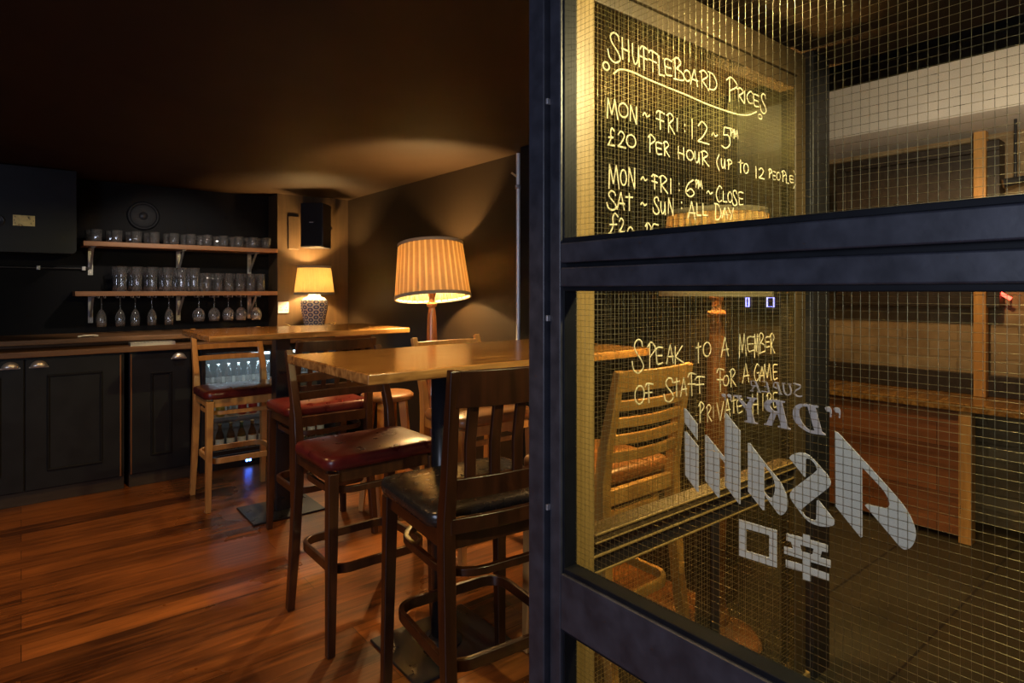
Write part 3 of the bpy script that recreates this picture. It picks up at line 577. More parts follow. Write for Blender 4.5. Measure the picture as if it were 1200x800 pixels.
# ------------------------------------------------------------------ bar stools
def loop_rr(x0, x1, y0, y1, z, r, n=5):
    pts = []
    for cx, cy, a in ((x1 - r, y1 - r, 0), (x0 + r, y1 - r, 90), (x0 + r, y0 + r, 180), (x1 - r, y0 + r, 270)):
        for k in range(n + 1):
            q = math.radians(a + 90 * k / n); pts.append((cx + r * math.cos(q), cy + r * math.sin(q), z))
    return pts
def bow(x0, x1, y, z, depth, n=9):
    return [(x0 + (x1 - x0) * k / (n - 1), y - depth * (1 - (2 * k / (n - 1) - 1) ** 2), z) for k in range(n)]
def stool(label, x, y, rz, style, wd, seat_m, w_=.44, dp=.37, hs=.757, ht=1.13):
    t = thing('bar_stool', label, 'bar stool', (x, y, 0), rz)
    lean = {'ladder3': .115, 'lattice': .06, 'ladder5': .06, 'upright': .025}[style]
    W, D = w_ / 2, dp / 2; wm, sm_ = M[wd], M[seat_m]
    for s in (-1, 1):
        MB().sweep([(s * (W + .012), D + .01, 0), (s * W, D, hs - .06)], [(.016, .016), (.022, .022)], (1, 0, 0)).build('leg', wm, t, bevel=.004)
        MB().sweep([(s * (W + .012), -D - .065, 0), (s * (W + .005), -D - .022, .33), (s * W, -D - .002, hs - .16), (s * W, -D, hs - .02), (s * W, -D - .014, hs + .09), (s * (W - .004), -D - .014 - lean, ht)],
                   [(.016, .018), (.019, .021), (.02, .023), (.02, .023), (.018, .021), (.016, .014)], (1, 0, 0)).build('leg', wm, t, bevel=.004)
    fr = MB()
    for s in (-1, 1): fr.box(s * W - .012, s * W + .012, -D + .02, D - .02, hs - .10, hs - .045)
    fr.box(-W + .02, W - .02, D - .012, D + .012, hs - .10, hs - .045); fr.box(-W + .02, W - .02, -D - .012, -D + .012, hs - .10, hs - .045)
    fr.build('seat_frame', wm, t, bevel=.003)
    # cushion: domed pad
    n = 12; vs = []; hw, f_, b_ = W + .035, D + .035, -D + .024
    P = loop_rr(-hw, hw, b_, f_, 0, .05, 5); L = len(P); mb = MB(); rings = [(.985, hs - .045), (1.0, hs - .03), (1.0, hs - .012), (.975, hs - .001), (.9, hs + .005), (.6, hs + .01), (.2, hs + .012)]
    cy = (f_ + b_) / 2
    for k, (sc_, zz) in enumerate(rings): vs += [(p[0] * sc_, cy + (p[1] - cy) * sc_, zz) for p in P]
    fs = [(k * L + i, k * L + (i + 1) % L, (k + 1) * L + (i + 1) % L, (k + 1) * L + i) for k in range(len(rings) - 1) for i in range(L)]
    fs += [tuple(range(L))[::-1], tuple((len(rings) - 1) * L + i for i in range(L))]
    mb.add(vs, fs, True).build('seat', sm_, t)
    def back_y(z): 
        u = max(0, (z - hs - .09) / (ht - hs - .09)); return -D - .014 - lean * u
    def rail(name, z, h, dep=.03, th=.010):
        MB().sweep(bow(-W + .004, W - .004, back_y(z), z, dep), (h / 2, th), (0, 0, 1), smooth=False).build(name, wm, t, bevel=.003)
    if style == 'ladder3':
        for z in (ht - .04, ht - .125, ht - .20): rail('slat', z, .034)
    elif style == 'ladder5':
        rail('top_rail', ht - .035, .07)
        for z in (ht - .12, ht - .18, ht - .24, ht - .30): rail('slat', z, .034)
    elif style == 'lattice':
        rail('top_rail', ht - .03, .055)
        for z in (ht - .12, ht - .19, ht - .26): rail('slat', z, .028)
        for k in range(5):
            xx = (-.5 + (k + .5) / 5) * w_ * .86; dd = .03 * (1 - (xx / W) ** 2)
            MB().sweep([(xx, back_y(ht - .26) - dd, ht - .27), (xx, back_y(ht - .06) - dd, ht - .05)], (.013, .006), (1, 0, 0)).build('upright', wm, t, bevel=.002)
    elif style == 'upright':
        rail('top_rail', ht - .055, .105, .028, .012); rail('lower_rail', hs + .075, .06, .02, .012); rail('lower_rail', hs - .03, .045, .02, .01)
        for k in range(5):
            xx = (-.5 + (k + .5) / 5) * w_ * .88; dd = .026 * (1 - (xx / W) ** 2)
            MB().sweep([(xx, back_y(hs + .09) - dd + .004, hs + .09), (xx, back_y(hs + .2) - dd + .012, hs + .2), (xx, back_y(ht - .09) - dd, ht - .09)], (.017, .007), (1, 0, 0)).build('slat', wm, t, bevel=.003)
    r_ = .07
    MB().sweep(loop_rr(-W + .012, W - .012, -D - .004, D - .012, .31, r_), (.018, .009), (0, 0, 1), closed=True).build('footrest', wm, t, bevel=.003)
    if style == 'upright':
        MB().sweep(loop_rr(-W + .012, W - .012, -D - .01, D - .012, .575, .12), (.012, .010), (0, 0, 1), closed=True).build('brace', wm, t, bevel=.003)
    else:
        MB().sweep(loop_rr(-W + .012, W - .012, -D + .012, D - .012, .615, .10), (.013, .008), (0, 0, 1), closed=True).build('brace', wm, t, bevel=.003)
    return t
stool('light oak ladder-back bar stool with dark red seat in front of the bottle cooler', 1.145, 4.365, PI, 'ladder3', 'oak', 'red')
stool('dark wooden ladder-back bar stool with glossy red leather seat behind the worn table', 1.15, 2.435, PI, 'ladder3', 'walnut', 'red')
stool('dark wooden bar stool with lattice back and red seat, tucked under the far table', 1.36, 3.47, 0, 'lattice', 'walnut', 'red', w_=.43)
stool('worn mahogany bar stool with upright-slatted back and black leather seat, beside the steel post', 1.185, 1.655, -.10, 'upright', 'mahogany', 'black_leather', dp=.42, ht=1.175)
stool('light oak bar stool behind the worn table, in front of the tall floor lamp', 1.94, 2.70, PI, 'ladder3', 'oak', 'tan')
stool('light oak bar stool with many-slatted ladder back, seen through the wired glass', 1.735, 1.60, 0, 'ladder5', 'oak', 'tan', w_=.39)

# round-topped low stool in the corner
t = thing('round_stool', 'round-topped wooden stool with tapered splayed legs, beyond the worn table', 'stool', (1.80, 3.48, 0))
MB().lathe([(0, .715), (.15, .715), (.165, .725), (.165, .745), (.15, .757), (0, .757)], 32).build('seat', M['brown_wood'], t)
for a in (45, 135, 225, 315):
    c, s = math.cos(math.radians(a)), math.sin(math.radians(a))
    MB().sweep([(c * .17, s * .17, 0), (c * .1, s * .1, .72)], [(.016, .016), (.024, .024)], (-s, c, 0)).build('leg', M['oak'], t, bevel=.004)

# ------------------------------------------------------------------ lamps
def lamp_light(name, parent, loc, power, r=.035, color=(1.0, 0.60, 0.23)):
    l = bpy.data.lights.new(name, 'POINT'); l.energy = power; l.color = color; l.shadow_soft_size = r
    o = bpy.data.objects.new(name, l); col.objects.link(o); o.parent = parent; o.location = loc
    return o
def shade(parent, r0, r1, z0, z1, m, rib, tilt=(0, 0, 0), trim=True):
    seg = rib * 6 if rib else 48; zc = (z0 + z1) / 2; h = (z1 - z0) / 2
    sh = MB().lathe([(r0, -h), (r1, h)], seg, rib=rib, amp=.012 if rib else 0).build('lamp_shade', m, parent, loc=(0, 0, zc)); sh.rotation_euler = tilt
    sh.modifiers.new('thick', 'SOLIDIFY').thickness = .0015
    if trim:
        for rr, zz in ((r0, -h), (r1, h)):
            MB().lathe([(rr + .005, zz - .010), (rr + .005, zz + .010), (rr - .004, zz + .010), (rr - .004, zz - .010), (rr + .005, zz - .010)], 64).build('shade_trim', M['shade_trim'] if rib else m, sh)
    sp = MB()
    for a in (0, 120, 240):
        c, s = math.cos(math.radians(a)), math.sin(math.radians(a)); sp.tube([(0, 0, h - .02), (c * (r1 - .002), s * (r1 - .002), h - .02)], .0018, 6)
    sp.build('shade_carrier', M['brass'], sh)
    return sh
def floor_lamp(label, x, y, tilt, power, r0=.25, r1=.215, z0=1.352):
    t = thing('floor_lamp', label, 'lamp', (x, y, 0))
    MB().lathe([(0, 0), (.17, 0), (.17, .02), (.15, .04), (.07, .055), (.05, .08), (0, .08)], 40).build('base', M['lampwood'], t)
    MB().lathe([(0, .08), (.045, .08), (.05, .12), (.035, .16), (.03, .25), (.04, .5), (.043, .62), (.03, .66), (.05, .69), (.03, .72), (.046, .80), (.044, .95), (.030, 1.22), (.024, 1.275), (.022, 1.285), (.034, 1.293), (.037, 1.305), (.034, 1.317), (.020, 1.325), (.020, 1.35), (.028, 1.372), (.028, 1.40), (.02, 1.41), (0, 1.41)], 28).build('column', M['lampwood'], t)
    MB().lathe([(0, 1.41), (.018, 1.41), (.018, 1.46), (0, 1.46)], 16).build('bulb_holder', M['brass'], t)
    MB().lathe([(0, 1.46), (.015, 1.465), (.028, 1.50), (.028, 1.52), (.018, 1.545), (0, 1.552)], 16).build('bulb', M['bulb'], t)
    lamp_light('lamp_light', t, (0, 0, 1.51), power)
    shade(t, r0, r1, z0, 1.705, M['shade_pleat'], 36, tilt)
    return t
TILT = (Matrix.Rotation(math.radians(4), 3, Vector((-SN, -CS, 0))) @ Matrix.Rotation(math.radians(-8), 3, Vector((CS, -SN, 0)))).to_euler()
floor_lamp('tall turned-wood floor lamp with lit pleated shade against the dark wall', 2.14, 3.50, TILT, 380)
floor_lamp('turned-wood floor lamp with lit pleated shade behind the handwritten glass', 2.16, 1.37, (0, 0, 0), 260, .22, .19, 1.387)

t = thing('table_lamp', 'small lit table lamp with blue patterned ceramic base on the back counter', 'lamp', (2.03, 5.31, 1.072))
MB().lathe([(0, 0), (.085, 0), (.088, .01), (.092, .05), (.112, .15), (.12, .2), (.115, .235), (.085, .262), (.055, .272), (.05, .29), (0, .29)], 48).build('base', M['vase'], t)
MB().lathe([(0, .29), (.03, .29), (.025, .31), (.015, .315), (.015, .36), (0, .36)], 24).build('bulb_holder', M['brass'], t)
MB().lathe([(0, .36), (.013, .365), (.026, .395), (.026, .41), (.015, .435), (0, .44)], 16).build('bulb', M['bulb'], t)
lamp_light('lamp_light', t, (0, 0, .41), 180)
shade(t, .17, .14, .30, .535, M['shade_cream'], 44)

# ------------------------------------------------------------------ back bar: cabinets, worktops, cooler
def rect_ring(mb, x0, x1, z0, z1, wd, y0, y1):
    mb.box(x0, x1, y0, y1, z0, z0 + wd); mb.box(x0, x1, y0, y1, z1 - wd, z1); mb.box(x0, x0 + wd, y0, y1, z0 + wd, z1 - wd); mb.box(x1 - wd, x1, y0, y1, z0 + wd, z1 - wd); return mb
def cup_handle(parent, x, z):
    mb = MB(); n = 10; vs = []; w_, h_, d_ = .045, .042, .028
    for j in range(6):
        v = j / 5 * PI / 2
        for k in range(n + 1):
            u = PI * k / n
            vs.append((x - w_ * math.cos(u), 5.03 - d_ * math.sin(v) * math.sin(u) ** .7, z + h_ * math.cos(v) * math.sin(u)))
    fs = [(j * (n + 1) + k, j * (n + 1) + k + 1, (j + 1) * (n + 1) + k + 1, (j + 1) * (n + 1) + k) for j in range(5) for k in range(n)]
    o = mb.add(vs, fs, True).build('handle', M['chrome'], parent, weld=True); so = o.modifiers.new('thick', 'SOLIDIFY'); so.thickness = .003; so.offset = 0
    bx(x - w_ - .006, x + w_ + .006, 5.026, 5.03, z - .006, z + .004).build('handle_plate', M['chrome'], o, bevel=.001)
    return o
def cabinet(label, x0, x1, doors, zt=.962):
    t = thing('cabinet', label, 'cabinet')
    bx(x0, x1, 5.05, 5.70, .09, zt).build('body', M['cab'], t, bevel=.002)
    bx(x0, x1, 5.06, 5.68, 0, .09).build('kickboard', M['brown_dark'], t, bevel=.002)
    for (a, b, panel, hx, edge) in doors:
        d = bx(a, b, 5.03, 5.05, .10, zt - .012).build('door', M['cab'], t, bevel=.002)
        p0, p1, zb, z1 = panel
        ring = rect_ring(MB(), p0, p1, zb, z1, .016, 5.020, 5.03); ring.build('moulding', M['bead'], d, bevel=.004)
        cup_handle(d, hx, zt - .062)
        if edge: bx(edge - .004, edge + .004, 5.026, 5.0305, .10, zt - .014).build('edge_strip', M['brown_wood'], d)
    return t
M['brown_dark'] = wood('dark_kickboard', (.022, .015, .01), (.05, .035, .025), .5)
cabinet('black panelled two-door cabinet with cup handles under the back counter', -.53, .565, [(-.52, .012, (-.40, -.10, .21, .845), -.055, 0), (.022, .545, (.131, .436, .21, .845), .09, .541)])
cabinet('black single-door cabinet with narrow panel, next to the bottle cooler', .595, .99, [(.60, .978, (.724, .86, .21, .81), .905, .604)])
tag(bx(-1.6, XW, 5.0, 5.74, .965, 1.004).build('worktop', M['worktop'], bevel=.004), 'lower wooden worktop slab running over the black cabinets', 'worktop')
tag(MB().box(-1.6, 1.77, 5.12, 5.75, 1.036, 1.070).box(1.77, XW, 5.12, 5.5, 1.036, 1.070).box(-1.6, XW, 5.30, 5.49, 1.004, 1.036).build('raised_worktop', M['worktop'], bevel=.004), 'raised upper wooden counter slab below the glass shelves', 'worktop')

# bottle cooler
cx0, cx1 = 1.06, 2.16
t = thing('bottle_cooler', 'black two-door glass-fronted bottle cooler, lit inside, under the back counter', 'cooler')
M['cooler_in'] = plain('cooler_lining', (.16, .17, .17), .4, metal=.2, var=.04)
bd = MB().box(cx0, cx1, 5.66, 5.70, .0, .95).box(cx0, cx0 + .03, 5.10, 5.66, 0, .95).box(cx1 - .03, cx1, 5.10, 5.66, 0, .95).box(cx0 + .03, cx1 - .03, 5.10, 5.66, .90, .95)
bd.build('body', M['dark'], t, bevel=.002)
bx(cx0 + .03, cx1 - .03, 5.10, 5.66, 0, .11).build('plinth', M['dark'], t, bevel=.002)
bx(cx0 + .03, cx1 - .03, 5.645, 5.66, .11, .90).build('lining', M['cooler_in'], t)
for zz in (.40, .66): 
    sh = MB()
    for k in range(14): sh.box(cx0 + .035, cx1 - .035, 5.16 + k * .034, 5.166 + k * .034, zz - .006, zz)
    for k in range(5): sh.box(cx0 + .04 + k * .25, cx0 + .046 + k * .25, 5.15, 5.63, zz - .012, zz - .006)
    sh.build('wire_shelf', M['chrome'], t)
xm = (cx0 + cx1) / 2
for a, b, hx in ((cx0 + .003, xm - .002, xm - .035), (xm + .002, cx1 - .003, xm + .035)):
    d = rect_ring(MB(), a, b, .12, .945, .032, 5.07, 5.098).build('door', M['dark'], t, bevel=.003)
    bx(a + .03, b - .03, 5.080, 5.086, .15, .915).build('door_glass', M['cooler_glass'], d)
    bx(hx - .008, hx + .008, 5.055, 5.07, .45, .70).build('handle', M['chrome'], d, bevel=.003)
bx(cx0 + .30, cx0 + .40, 5.088, 5.10, .03, .075).build('control_panel', M['grille'], t, bevel=.002)
M['led_blue'] = glow('blue_display', (.1, .25, 1.0), 18)
dg = MB()
for k in range(2):
    xx = cx0 + .33 + k * .024; rect_ring(dg, xx, xx + .016, .038, .066, .004, 5.085, 5.088); dg.box(xx, xx + .016, 5.085, 5.088, .050, .054)
dg.build('display_digits', M['led_blue'], t, label='glowing blue digits')
M['led_white'] = glow('cooler_tube', (.75, .88, 1.0), 6)
MB().box(cx0 + .06, cx1 - .06, 5.12, 5.14, .880, .898).build('light_tube', M['led_white'], t)
area('cooler_light', ((cx0 + cx1) / 2, 5.16, .872), ((cx0 + cx1) / 2, 5.5, .2), .95, .03, 3.0, (.75, .88, 1.0)).parent = t

def bottle(label, x, y, z, m, kind, first={}):
    key = (kind, m.name)
    if key not in first:
        b = thing('bottle' if kind != 'can' else 'drinks_can', label, 'bottle' if kind != 'can' else 'can')
        if kind == 'tall':
            MB().lathe([(0, 0), (.03, 0), (.031, .01), (.031, .125), (.026, .15), (.013, .18), (.012, .215), (.014, .216), (.014, .222), (0, .222)], 18).build('glass_body', m, b)
            MB().lathe([(0, .222), (.0145, .222), (.0145, .23), (0, .23)], 14).build('cap', M['brass'], b)
            MB().lathe([(.0315, .035), (.0316, .04), (.0316, .105), (.0315, .11)], 18).build('paper_label', M['white'], b)
        elif kind == 'small':
            MB().lathe([(0, 0), (.026, 0), (.027, .01), (.027, .085), (.02, .11), (.012, .13), (.012, .15), (0, .15)], 18).build('glass_body', m, b)
            MB().lathe([(0, .15), (.0135, .15), (.0135, .158), (0, .158)], 14).build('cap', M['chrome'], b)
        else:
            MB().lathe([(0, .003), (.022, 0), (.033, .008), (.033, .106), (.026, .116), (.0255, .118), (.02, .114), (0, .114)], 20).build('can_body', m, b)
            MB().lathe([(0, .1145), (.021, .1145), (.0225, .117), (0, .1165)], 16).build('can_end', M['chrome'], b)
        first[key] = b
    else: b = copy_tree(first[key])
    b['label'] = label; b['group'] = {'tall': 'bottles in the cooler', 'small': 'small clear bottles in the cooler', 'can': 'drinks cans in the cooler'}[kind]
    b.location = (x, y, z); return b
M['can_red'] = plain('red_can', (.5, .03, .03), .3, metal=.5, var=.1); M['can_yellow'] = plain('yellow_can', (.55, .38, .06), .3, metal=.5, var=.1); M['can_silver'] = plain('silver_can', (.5, .52, .5), .3, metal=.6, var=.1)
M['amber_glass'] = clear_glass('amber_glass', (.45, .2, .05)); M['green_glass'] = clear_glass('green_glass', (.15, .4, .16))
cans = ['yellow', 'yellow', 'silver', 'red', 'red', 'silver', 'silver', 'yellow', 'silver', 'red', 'silver', 'silver']
cnt = {}
for i, c in enumerate(cans):
    bottle(f'{c} drinks can on the middle cooler shelf, {ORD[i]} from the cabinet side', cx0 + .085 + i * .082, 5.19, .40, M['can_' + c], 'can')
for i in range(13):
    bottle(f'small clear mixer bottle on the top cooler shelf, {ORD[i]} from the cabinet side', cx0 + .075 + i * .076, 5.19, .66, M['glass'], 'small')
for i in range(12):
    bottle(f'beer bottle in the bottom of the cooler, {ORD[i]} from the cabinet side', cx0 + .085 + i * .082, 5.21, .11, M['amber_glass'] if i % 3 else M['green_glass'], 'tall')

# ------------------------------------------------------------------ shelves and glasses
SY0, SY1 = 5.45, YB
def wall_shelf(label, x0, x1, z):
    t = thing('wall_shelf', label, 'shelf', (0, 0, 0))
    bx(x0, x1, SY0, SY1, z - .036, z).build('board', M['shelf'], t, bevel=.003)
    for x in (.42, 1.03, 1.60):
        br = MB().box(x - .016, x + .016, YB - .005, YB, z - .246, z - .036).box(x - .016, x + .016, SY0 + .05, YB, z - .042, z - .036)
        br.sweep([(x, YB - .006, z - .20), (x, SY0 + .09, z - .045)], (.008, .003), (1, 0, 0))
        b = br.build('bracket', M['galv'], t)
        for dz in (.08, .19, .225): MB().tube([(x, YB - .009, z - dz), (x, YB - .004, z - dz)], .005, 8).build('screw', M['chrome'], b)
    return t
Z1, Z2 = 1.765, 1.392
wall_shelf('upper wooden wall shelf holding rows of short ribbed tumblers', .355, 1.755, Z1)
sh2 = wall_shelf('lower wooden wall shelf holding tall beer glasses, stemware hung underneath', .305, 1.755, Z2)
def make_glass(name, label, cat, full, seg=28, rib=0, amp=0, liquid=None):
    o = MB().lathe(full, seg, rib=rib, amp=amp).build(name, M['glass'], weld=True)
    return tag(o, label, cat)
tum = [(0, 0), (.031, 0), (.033, .004), (.038, .092), (.0365, .093), (.0315, .02), (.028, .014), (0, .014)]
pint = [(0, 0), (.031, 0), (.033, .004), (.031, .05), (.034, .11), (.041, .19), (.0395, .191), (.0325, .11), (.0295, .05), (.029, .016), (0, .016)]
hiball = [(0, 0), (.030, 0), (.032, .004), (.035, .150), (.0335, .151), (.0305, .02), (.028, .014), (0, .014)]
g0 = make_glass('tumbler', '', 'glass', tum, 48, 12, .02)
g1 = make_glass('beer_glass', '', 'glass', pint, 28)
g2 = make_glass('highball_glass', '', 'glass', hiball, 48, 12, .012)
used = set()
def place(o, x, y, z, label, group):
    c = o if o.name not in used else o.copy()
    if o.name in used: col.objects.link(c)
    used.add(o.name); c.location = (x, y, z); c['label'] = label; c['group'] = group; return c
txs = [113, 137, 160, 181, 204, 224, 243, 262, 280, 297, 312]
for r_, (yy, rn) in enumerate(((5.50, 'front row'), (5.60, 'rear row'))):
    for i, px in enumerate(txs):
        x = onY(px, 0, 5.50).x
        place(g0, x + (0 if r_ == 0 else -.028), yy, Z1, f'short ribbed tumbler, {ORD[10 - i]} from the lamp end, {rn} of the upper shelf', 'tumblers on the upper shelf')
for r_, (yy, rn) in enumerate(((5.51, 'front row'), (5.615, 'rear row'))):
    for i, px in enumerate([143, 161, 179, 197, 213, 228]):
        x = onY(px, 0, 5.51).x; place(g1, x - .02 * r_, yy, Z2, f'tall waisted beer glass, {ORD[5 - i]} from the lamp end, {rn} of the lower shelf', 'beer glasses on the lower shelf')
    for i, px in enumerate([243, 256, 268.5, 281, 294, 306]):
        x = onY(px, 0, 5.51).x; place(g2, x - .02 * r_, yy, Z2, f'straight highball glass, {ORD[5 - i]} from the lamp end, {rn} of the lower shelf', 'highball glasses on the lower shelf')
# hanging stemware (foot up, held by a wire rack under the shelf board)
def stemware(name, bowl):
    t = bpy.data.objects.new(name, None); col.objects.link(t); t.empty_display_size = .03
    f = MB().lathe([(0, 0), (.036, 0), (.036, -.002), (.008, -.007), (0, -.008)], 28).build('foot', M['glass'], t)
    MB().lathe([(0, -.006), (.0055, -.008), (.004, -.03), (.004, -.085), (.006, -.095), (0, -.097)], 12).build('stem', M['glass'], t)
    MB().lathe(bowl + [(r - .0013, z) for r, z in bowl[::-1][:-1]] + [(0, bowl[0][1] - .003)], 30).build('bowl', M['glass'], t)
    return t
flute = stemware('wine_glass', [(0, -.094), (.012, -.10), (.026, -.125), (.034, -.16), (.034, -.19), (.028, -.225)])
wine = stemware('gin_glass', [(0, -.094), (.02, -.099), (.040, -.12), (.048, -.15), (.046, -.18), (.036, -.205)])
zh = Z2 - .036 - .0075
for src, pxs, nm, gr in ((flute, [119, 141, 158.5, 178, 198], 'slim wine glass', 'wine glasses hung under the lower shelf'), (wine, [233, 251, 267.5, 282.5, 300], 'round-bowled gin glass', 'gin glasses hung under the lower shelf')):
    for i, px in enumerate(pxs):
        x = onY(px, 0, 5.53).x; o = src if i == 0 else copy_tree(src)
        o.location = (x, 5.53, zh); tag(o, f'{nm} hanging upside down under the lower shelf, {ORD[4 - i]} from the lamp end', 'glass', gr)
        rk = MB()
        for s in (-1, 1):
            rk.tube([(x + s * .02, 5.47, zh - .005), (x + s * .02, 5.60, zh - .005)], .0025, 6); rk.tube([(x + s * .02, 5.60, zh - .005), (x + s * .02, 5.60, zh + .008)], .0025, 6); rk.tube([(x + s * .02, 5.475, zh - .005), (x + s * .02, 5.475, zh + .008)], .0025, 6)
        rk.build('hanging_rail', M['galv'], sh2)

# ------------------------------------------------------------------ things on the back wall and counter
t = thing('boxed_unit', 'black boxed-in wall unit with small brass plate, hung high above the counter', 'wall unit', (-.5, 5.55, 1.66))
mb = MB(); vs = []
for yy in (-.2, .19):
    vs += [(-1.1, yy, 0)] + [(.81 - .03 + .03 * math.sin(a), yy, .03 - .03 * math.cos(a)) for a in [k * PI / 12 for k in range(7)]] + [(.81, yy, .594), (-1.1, yy, .594)]
L = len(vs) // 2
mb.add(vs, [tuple(range(L)), tuple(range(L, 2 * L))[::-1]] + [(i, (i + 1) % L, L + (i + 1) % L, L + i) for i in range(L)]).build('body', M['cab'], t, bevel=.003)
def rel(px, py, y): p = onY(px, py, y); return p.x + .5, p.y - 5.55, p.z - 1.66
a, b = rel(15, 264, 5.35), rel(41, 253, 5.35)
bp = bx(a[0], b[0], -.204, -.2, a[2], b[2]).build('brass_plate', M['brass'], t, bevel=.001)
for sx_ in (.008, b[0] - a[0] - .008):
    MB().tube([(a[0] + sx_, -.206, (a[2] + b[2]) / 2), (a[0] + sx_, -.203, (a[2] + b[2]) / 2)], .003, 8).build('screw', M['dark'], bp)
o_ = rel(-3, 258, 5.35)
MB().lathe([(0, 0), (.04, 0), (.04, .006), (.03, .008), (.026, .004), (0, .004)], 28).build('lock', M['dark'], t, loc=(o_[0], -.2, o_[2])).rotation_euler = (PI / 2, 0, 0)

o = onY(168, 253, YB)
t = thing('wall_speaker', 'round black speaker set in the wall above the tumbler shelf', 'speaker', (o.x, YB, o.z)); t.rotation_euler = (PI / 2, 0, 0)
MB().lathe([(.092, 0), (.115, 0), (.117, .008), (.108, .018), (.096, .018), (.092, .008), (.092, 0)], 48).build('rim', M['grille'], t)
MB().lathe([(.093, .010), (.085, .014), (.03, .003), (0, .003)], 48).build('cone', M['grille'], t)
MB().lathe([(.032, .004), (.022, .012), (0, .016)], 24).build('dust_cap', M['dark'], t)

t = thing('loudspeaker', 'black wedge loudspeaker on the wall above the table lamp', 'speaker', (2.045, 5.30, 1.775), math.radians(-42))
mb = MB(); f_, bk, dp, hh = .10, .095, .22, .39
mb.add([(-f_, -dp / 2, 0), (f_, -dp / 2, 0), (bk, dp / 2, 0), (-bk, dp / 2, 0), (-f_, -dp / 2, hh), (f_, -dp / 2, hh), (bk, dp / 2, hh), (-bk, dp / 2, hh)], [(0, 1, 2, 3), (4, 5, 6, 7), (0, 1, 5, 4), (1, 2, 6, 5), (2, 3, 7, 6), (3, 0, 4, 7)])
mb.build('enclosure', M['dark'], t, bevel=.006)
bx(-f_ + .006, f_ - .006, -dp / 2 - .008, -dp / 2, .008, hh - .008).build('grille', M['grille'], t, bevel=.004)
bx(-.018, .018, -dp / 2 - .0095, -dp / 2 - .008, .215, .221).build('badge', M['chrome'], t)
mb = MB().box(-.03, .03, dp / 2, dp / 2 + .008, .12, .28).sweep([(0, dp / 2, .2), (.05, .24, .2)], (.014, .014), (0, 0, 1))
mb.build('wall_bracket', M['dark'], t)

a, b = onY(337.5, 292, 5.5), onY(350, 254, 5.5)
t = thing('cable_cover', 'flat brown cover plate on the alcove wall beside the loudspeaker', 'cover plate', ((a.x + b.x) / 2, 5.5, a.z))
hw = (b.x - a.x) / 2
bx(-hw, hw, -.012, 0, 0, b.z - a.z).build('plate', M['panel'], t, bevel=.004)
for zz in (.03, b.z - a.z - .03): MB().tube([(0, -.014, zz), (0, -.011, zz)], .004, 8).build('screw', M['dark'], t)
a, b = onY(325.5, 367, 5.5), onY(338, 353.5, 5.5)
t = thing('wall_socket', 'white double wall socket beside the table lamp', 'socket', ((a.x + b.x) / 2, 5.5, a.z)); hw = (b.x - a.x) / 2; hh = b.z - a.z
bx(-hw, hw, -.010, 0, 0, hh).build('face_plate', M['white'], t, bevel=.003)
for s in (-1, 1):
    bx(s * hw * .5 - .006, s * hw * .5 + .006, -.013, -.010, hh * .72, hh * .9).build('switch', M['white'], t, bevel=.001)
    mb = MB()
    for dx, dz in ((0, .5), (-.008, .28), (.008, .28)): mb.box(s * hw * .5 + dx - .003, s * hw * .5 + dx + .003, -.0108, -.010, hh * dz - .005, hh * dz + .005)
    mb.build('socket_holes', M['dark'], t)

t = thing('tray', 'oval dark tray with raised ends under the table lamp', 'tray', (2.0, 5.31, 1.07))
n = 32; mb = MB()
prof = [(0, .002), (.75, .002), (.9, .004), (1, .016), (1.02, .016), (.93, 0), (0, 0)]
vs = []
for r, z in prof:
    for k in range(n):
        q_ = 2 * PI * k / n; lift = .010 * max(0, abs(math.cos(q_)) ** 3) * (r > .95); vs.append((r * .2 * math.cos(q_), r * .13 * math.sin(q_), z + lift))
mb.add(vs, [(i * n + k, i * n + (k + 1) % n, (i + 1) * n + (k + 1) % n, (i + 1) * n + k) for i in range(len(prof) - 1) for k in range(n)], True).build('dish', M['dark'], t, weld=True)
for s in (-1, 1):
    MB().tube([(s * .195, -.04, .022), (s * .215, -.03, .032), (s * .222, 0, .034), (s * .215, .03, .032), (s * .195, .04, .022)], .004, 8).build('handle', M['brass'], t)

p = onY(178, 0, 5.09)
t = thing('drip_tray', 'shiny steel drip tray tucked between the two worktop slabs', 'tray', (p.x, 5.08, 1.004))
MB().box(-.14, .14, -.055, .055, 0, .004).box(-.14, .14, -.055, -.051, .004, .022).box(-.14, .14, .051, .055, .004, .022).box(-.14, -.136, -.051, .051, .004, .022).box(.136, .14, -.051, .051, .004, .022).build('pan', M['chrome'], t)
g = MB()
for k in range(12): g.box(-.13 + k * .022, -.122 + k * .022, -.05, .05, .018, .021)
g.build('grid', M['chrome'], t)
p = onY(103, 0, 5.2)
t = thing('corkscrew', 'small metal corkscrew lying on the upper counter slab', 'corkscrew', (p.x, 5.2, 1.070), .1)
MB().sweep([(-.06, 0, .008), (-.02, 0, .012), (.03, 0, .012), (.06, 0, .008)], (.007, .006), (0, 1, 0)).build('handle', M['chrome'], t, bevel=.002)
MB().tube([(-.03 + .0045 * k, .004 * math.cos(k * 1.2) + .012, .008 + .004 * math.sin(k * 1.2)) for k in range(14)], .0016, 6).build('worm', M['chrome'], t)

p0, p1 = onY(-40, 312, YB - .015), onY(104, 312, YB - .015)
t = thing('wall_pipe', 'thin black pipe clipped along the wall under the boxed-in unit', 'pipe', (p0.x, YB - .015, p0.z))
MB().tube([(0, 0, 0), (p1.x - p0.x, 0, 0)], .011, 10).build('pipe', M['dark'], t)
for px in (45, 98):
    x = onY(px, 312, YB - .015).x - p0.x; bx(x - .012, x + .012, -.014, .015, -.016, .016).build('clip', M['galv'], t, bevel=.003)

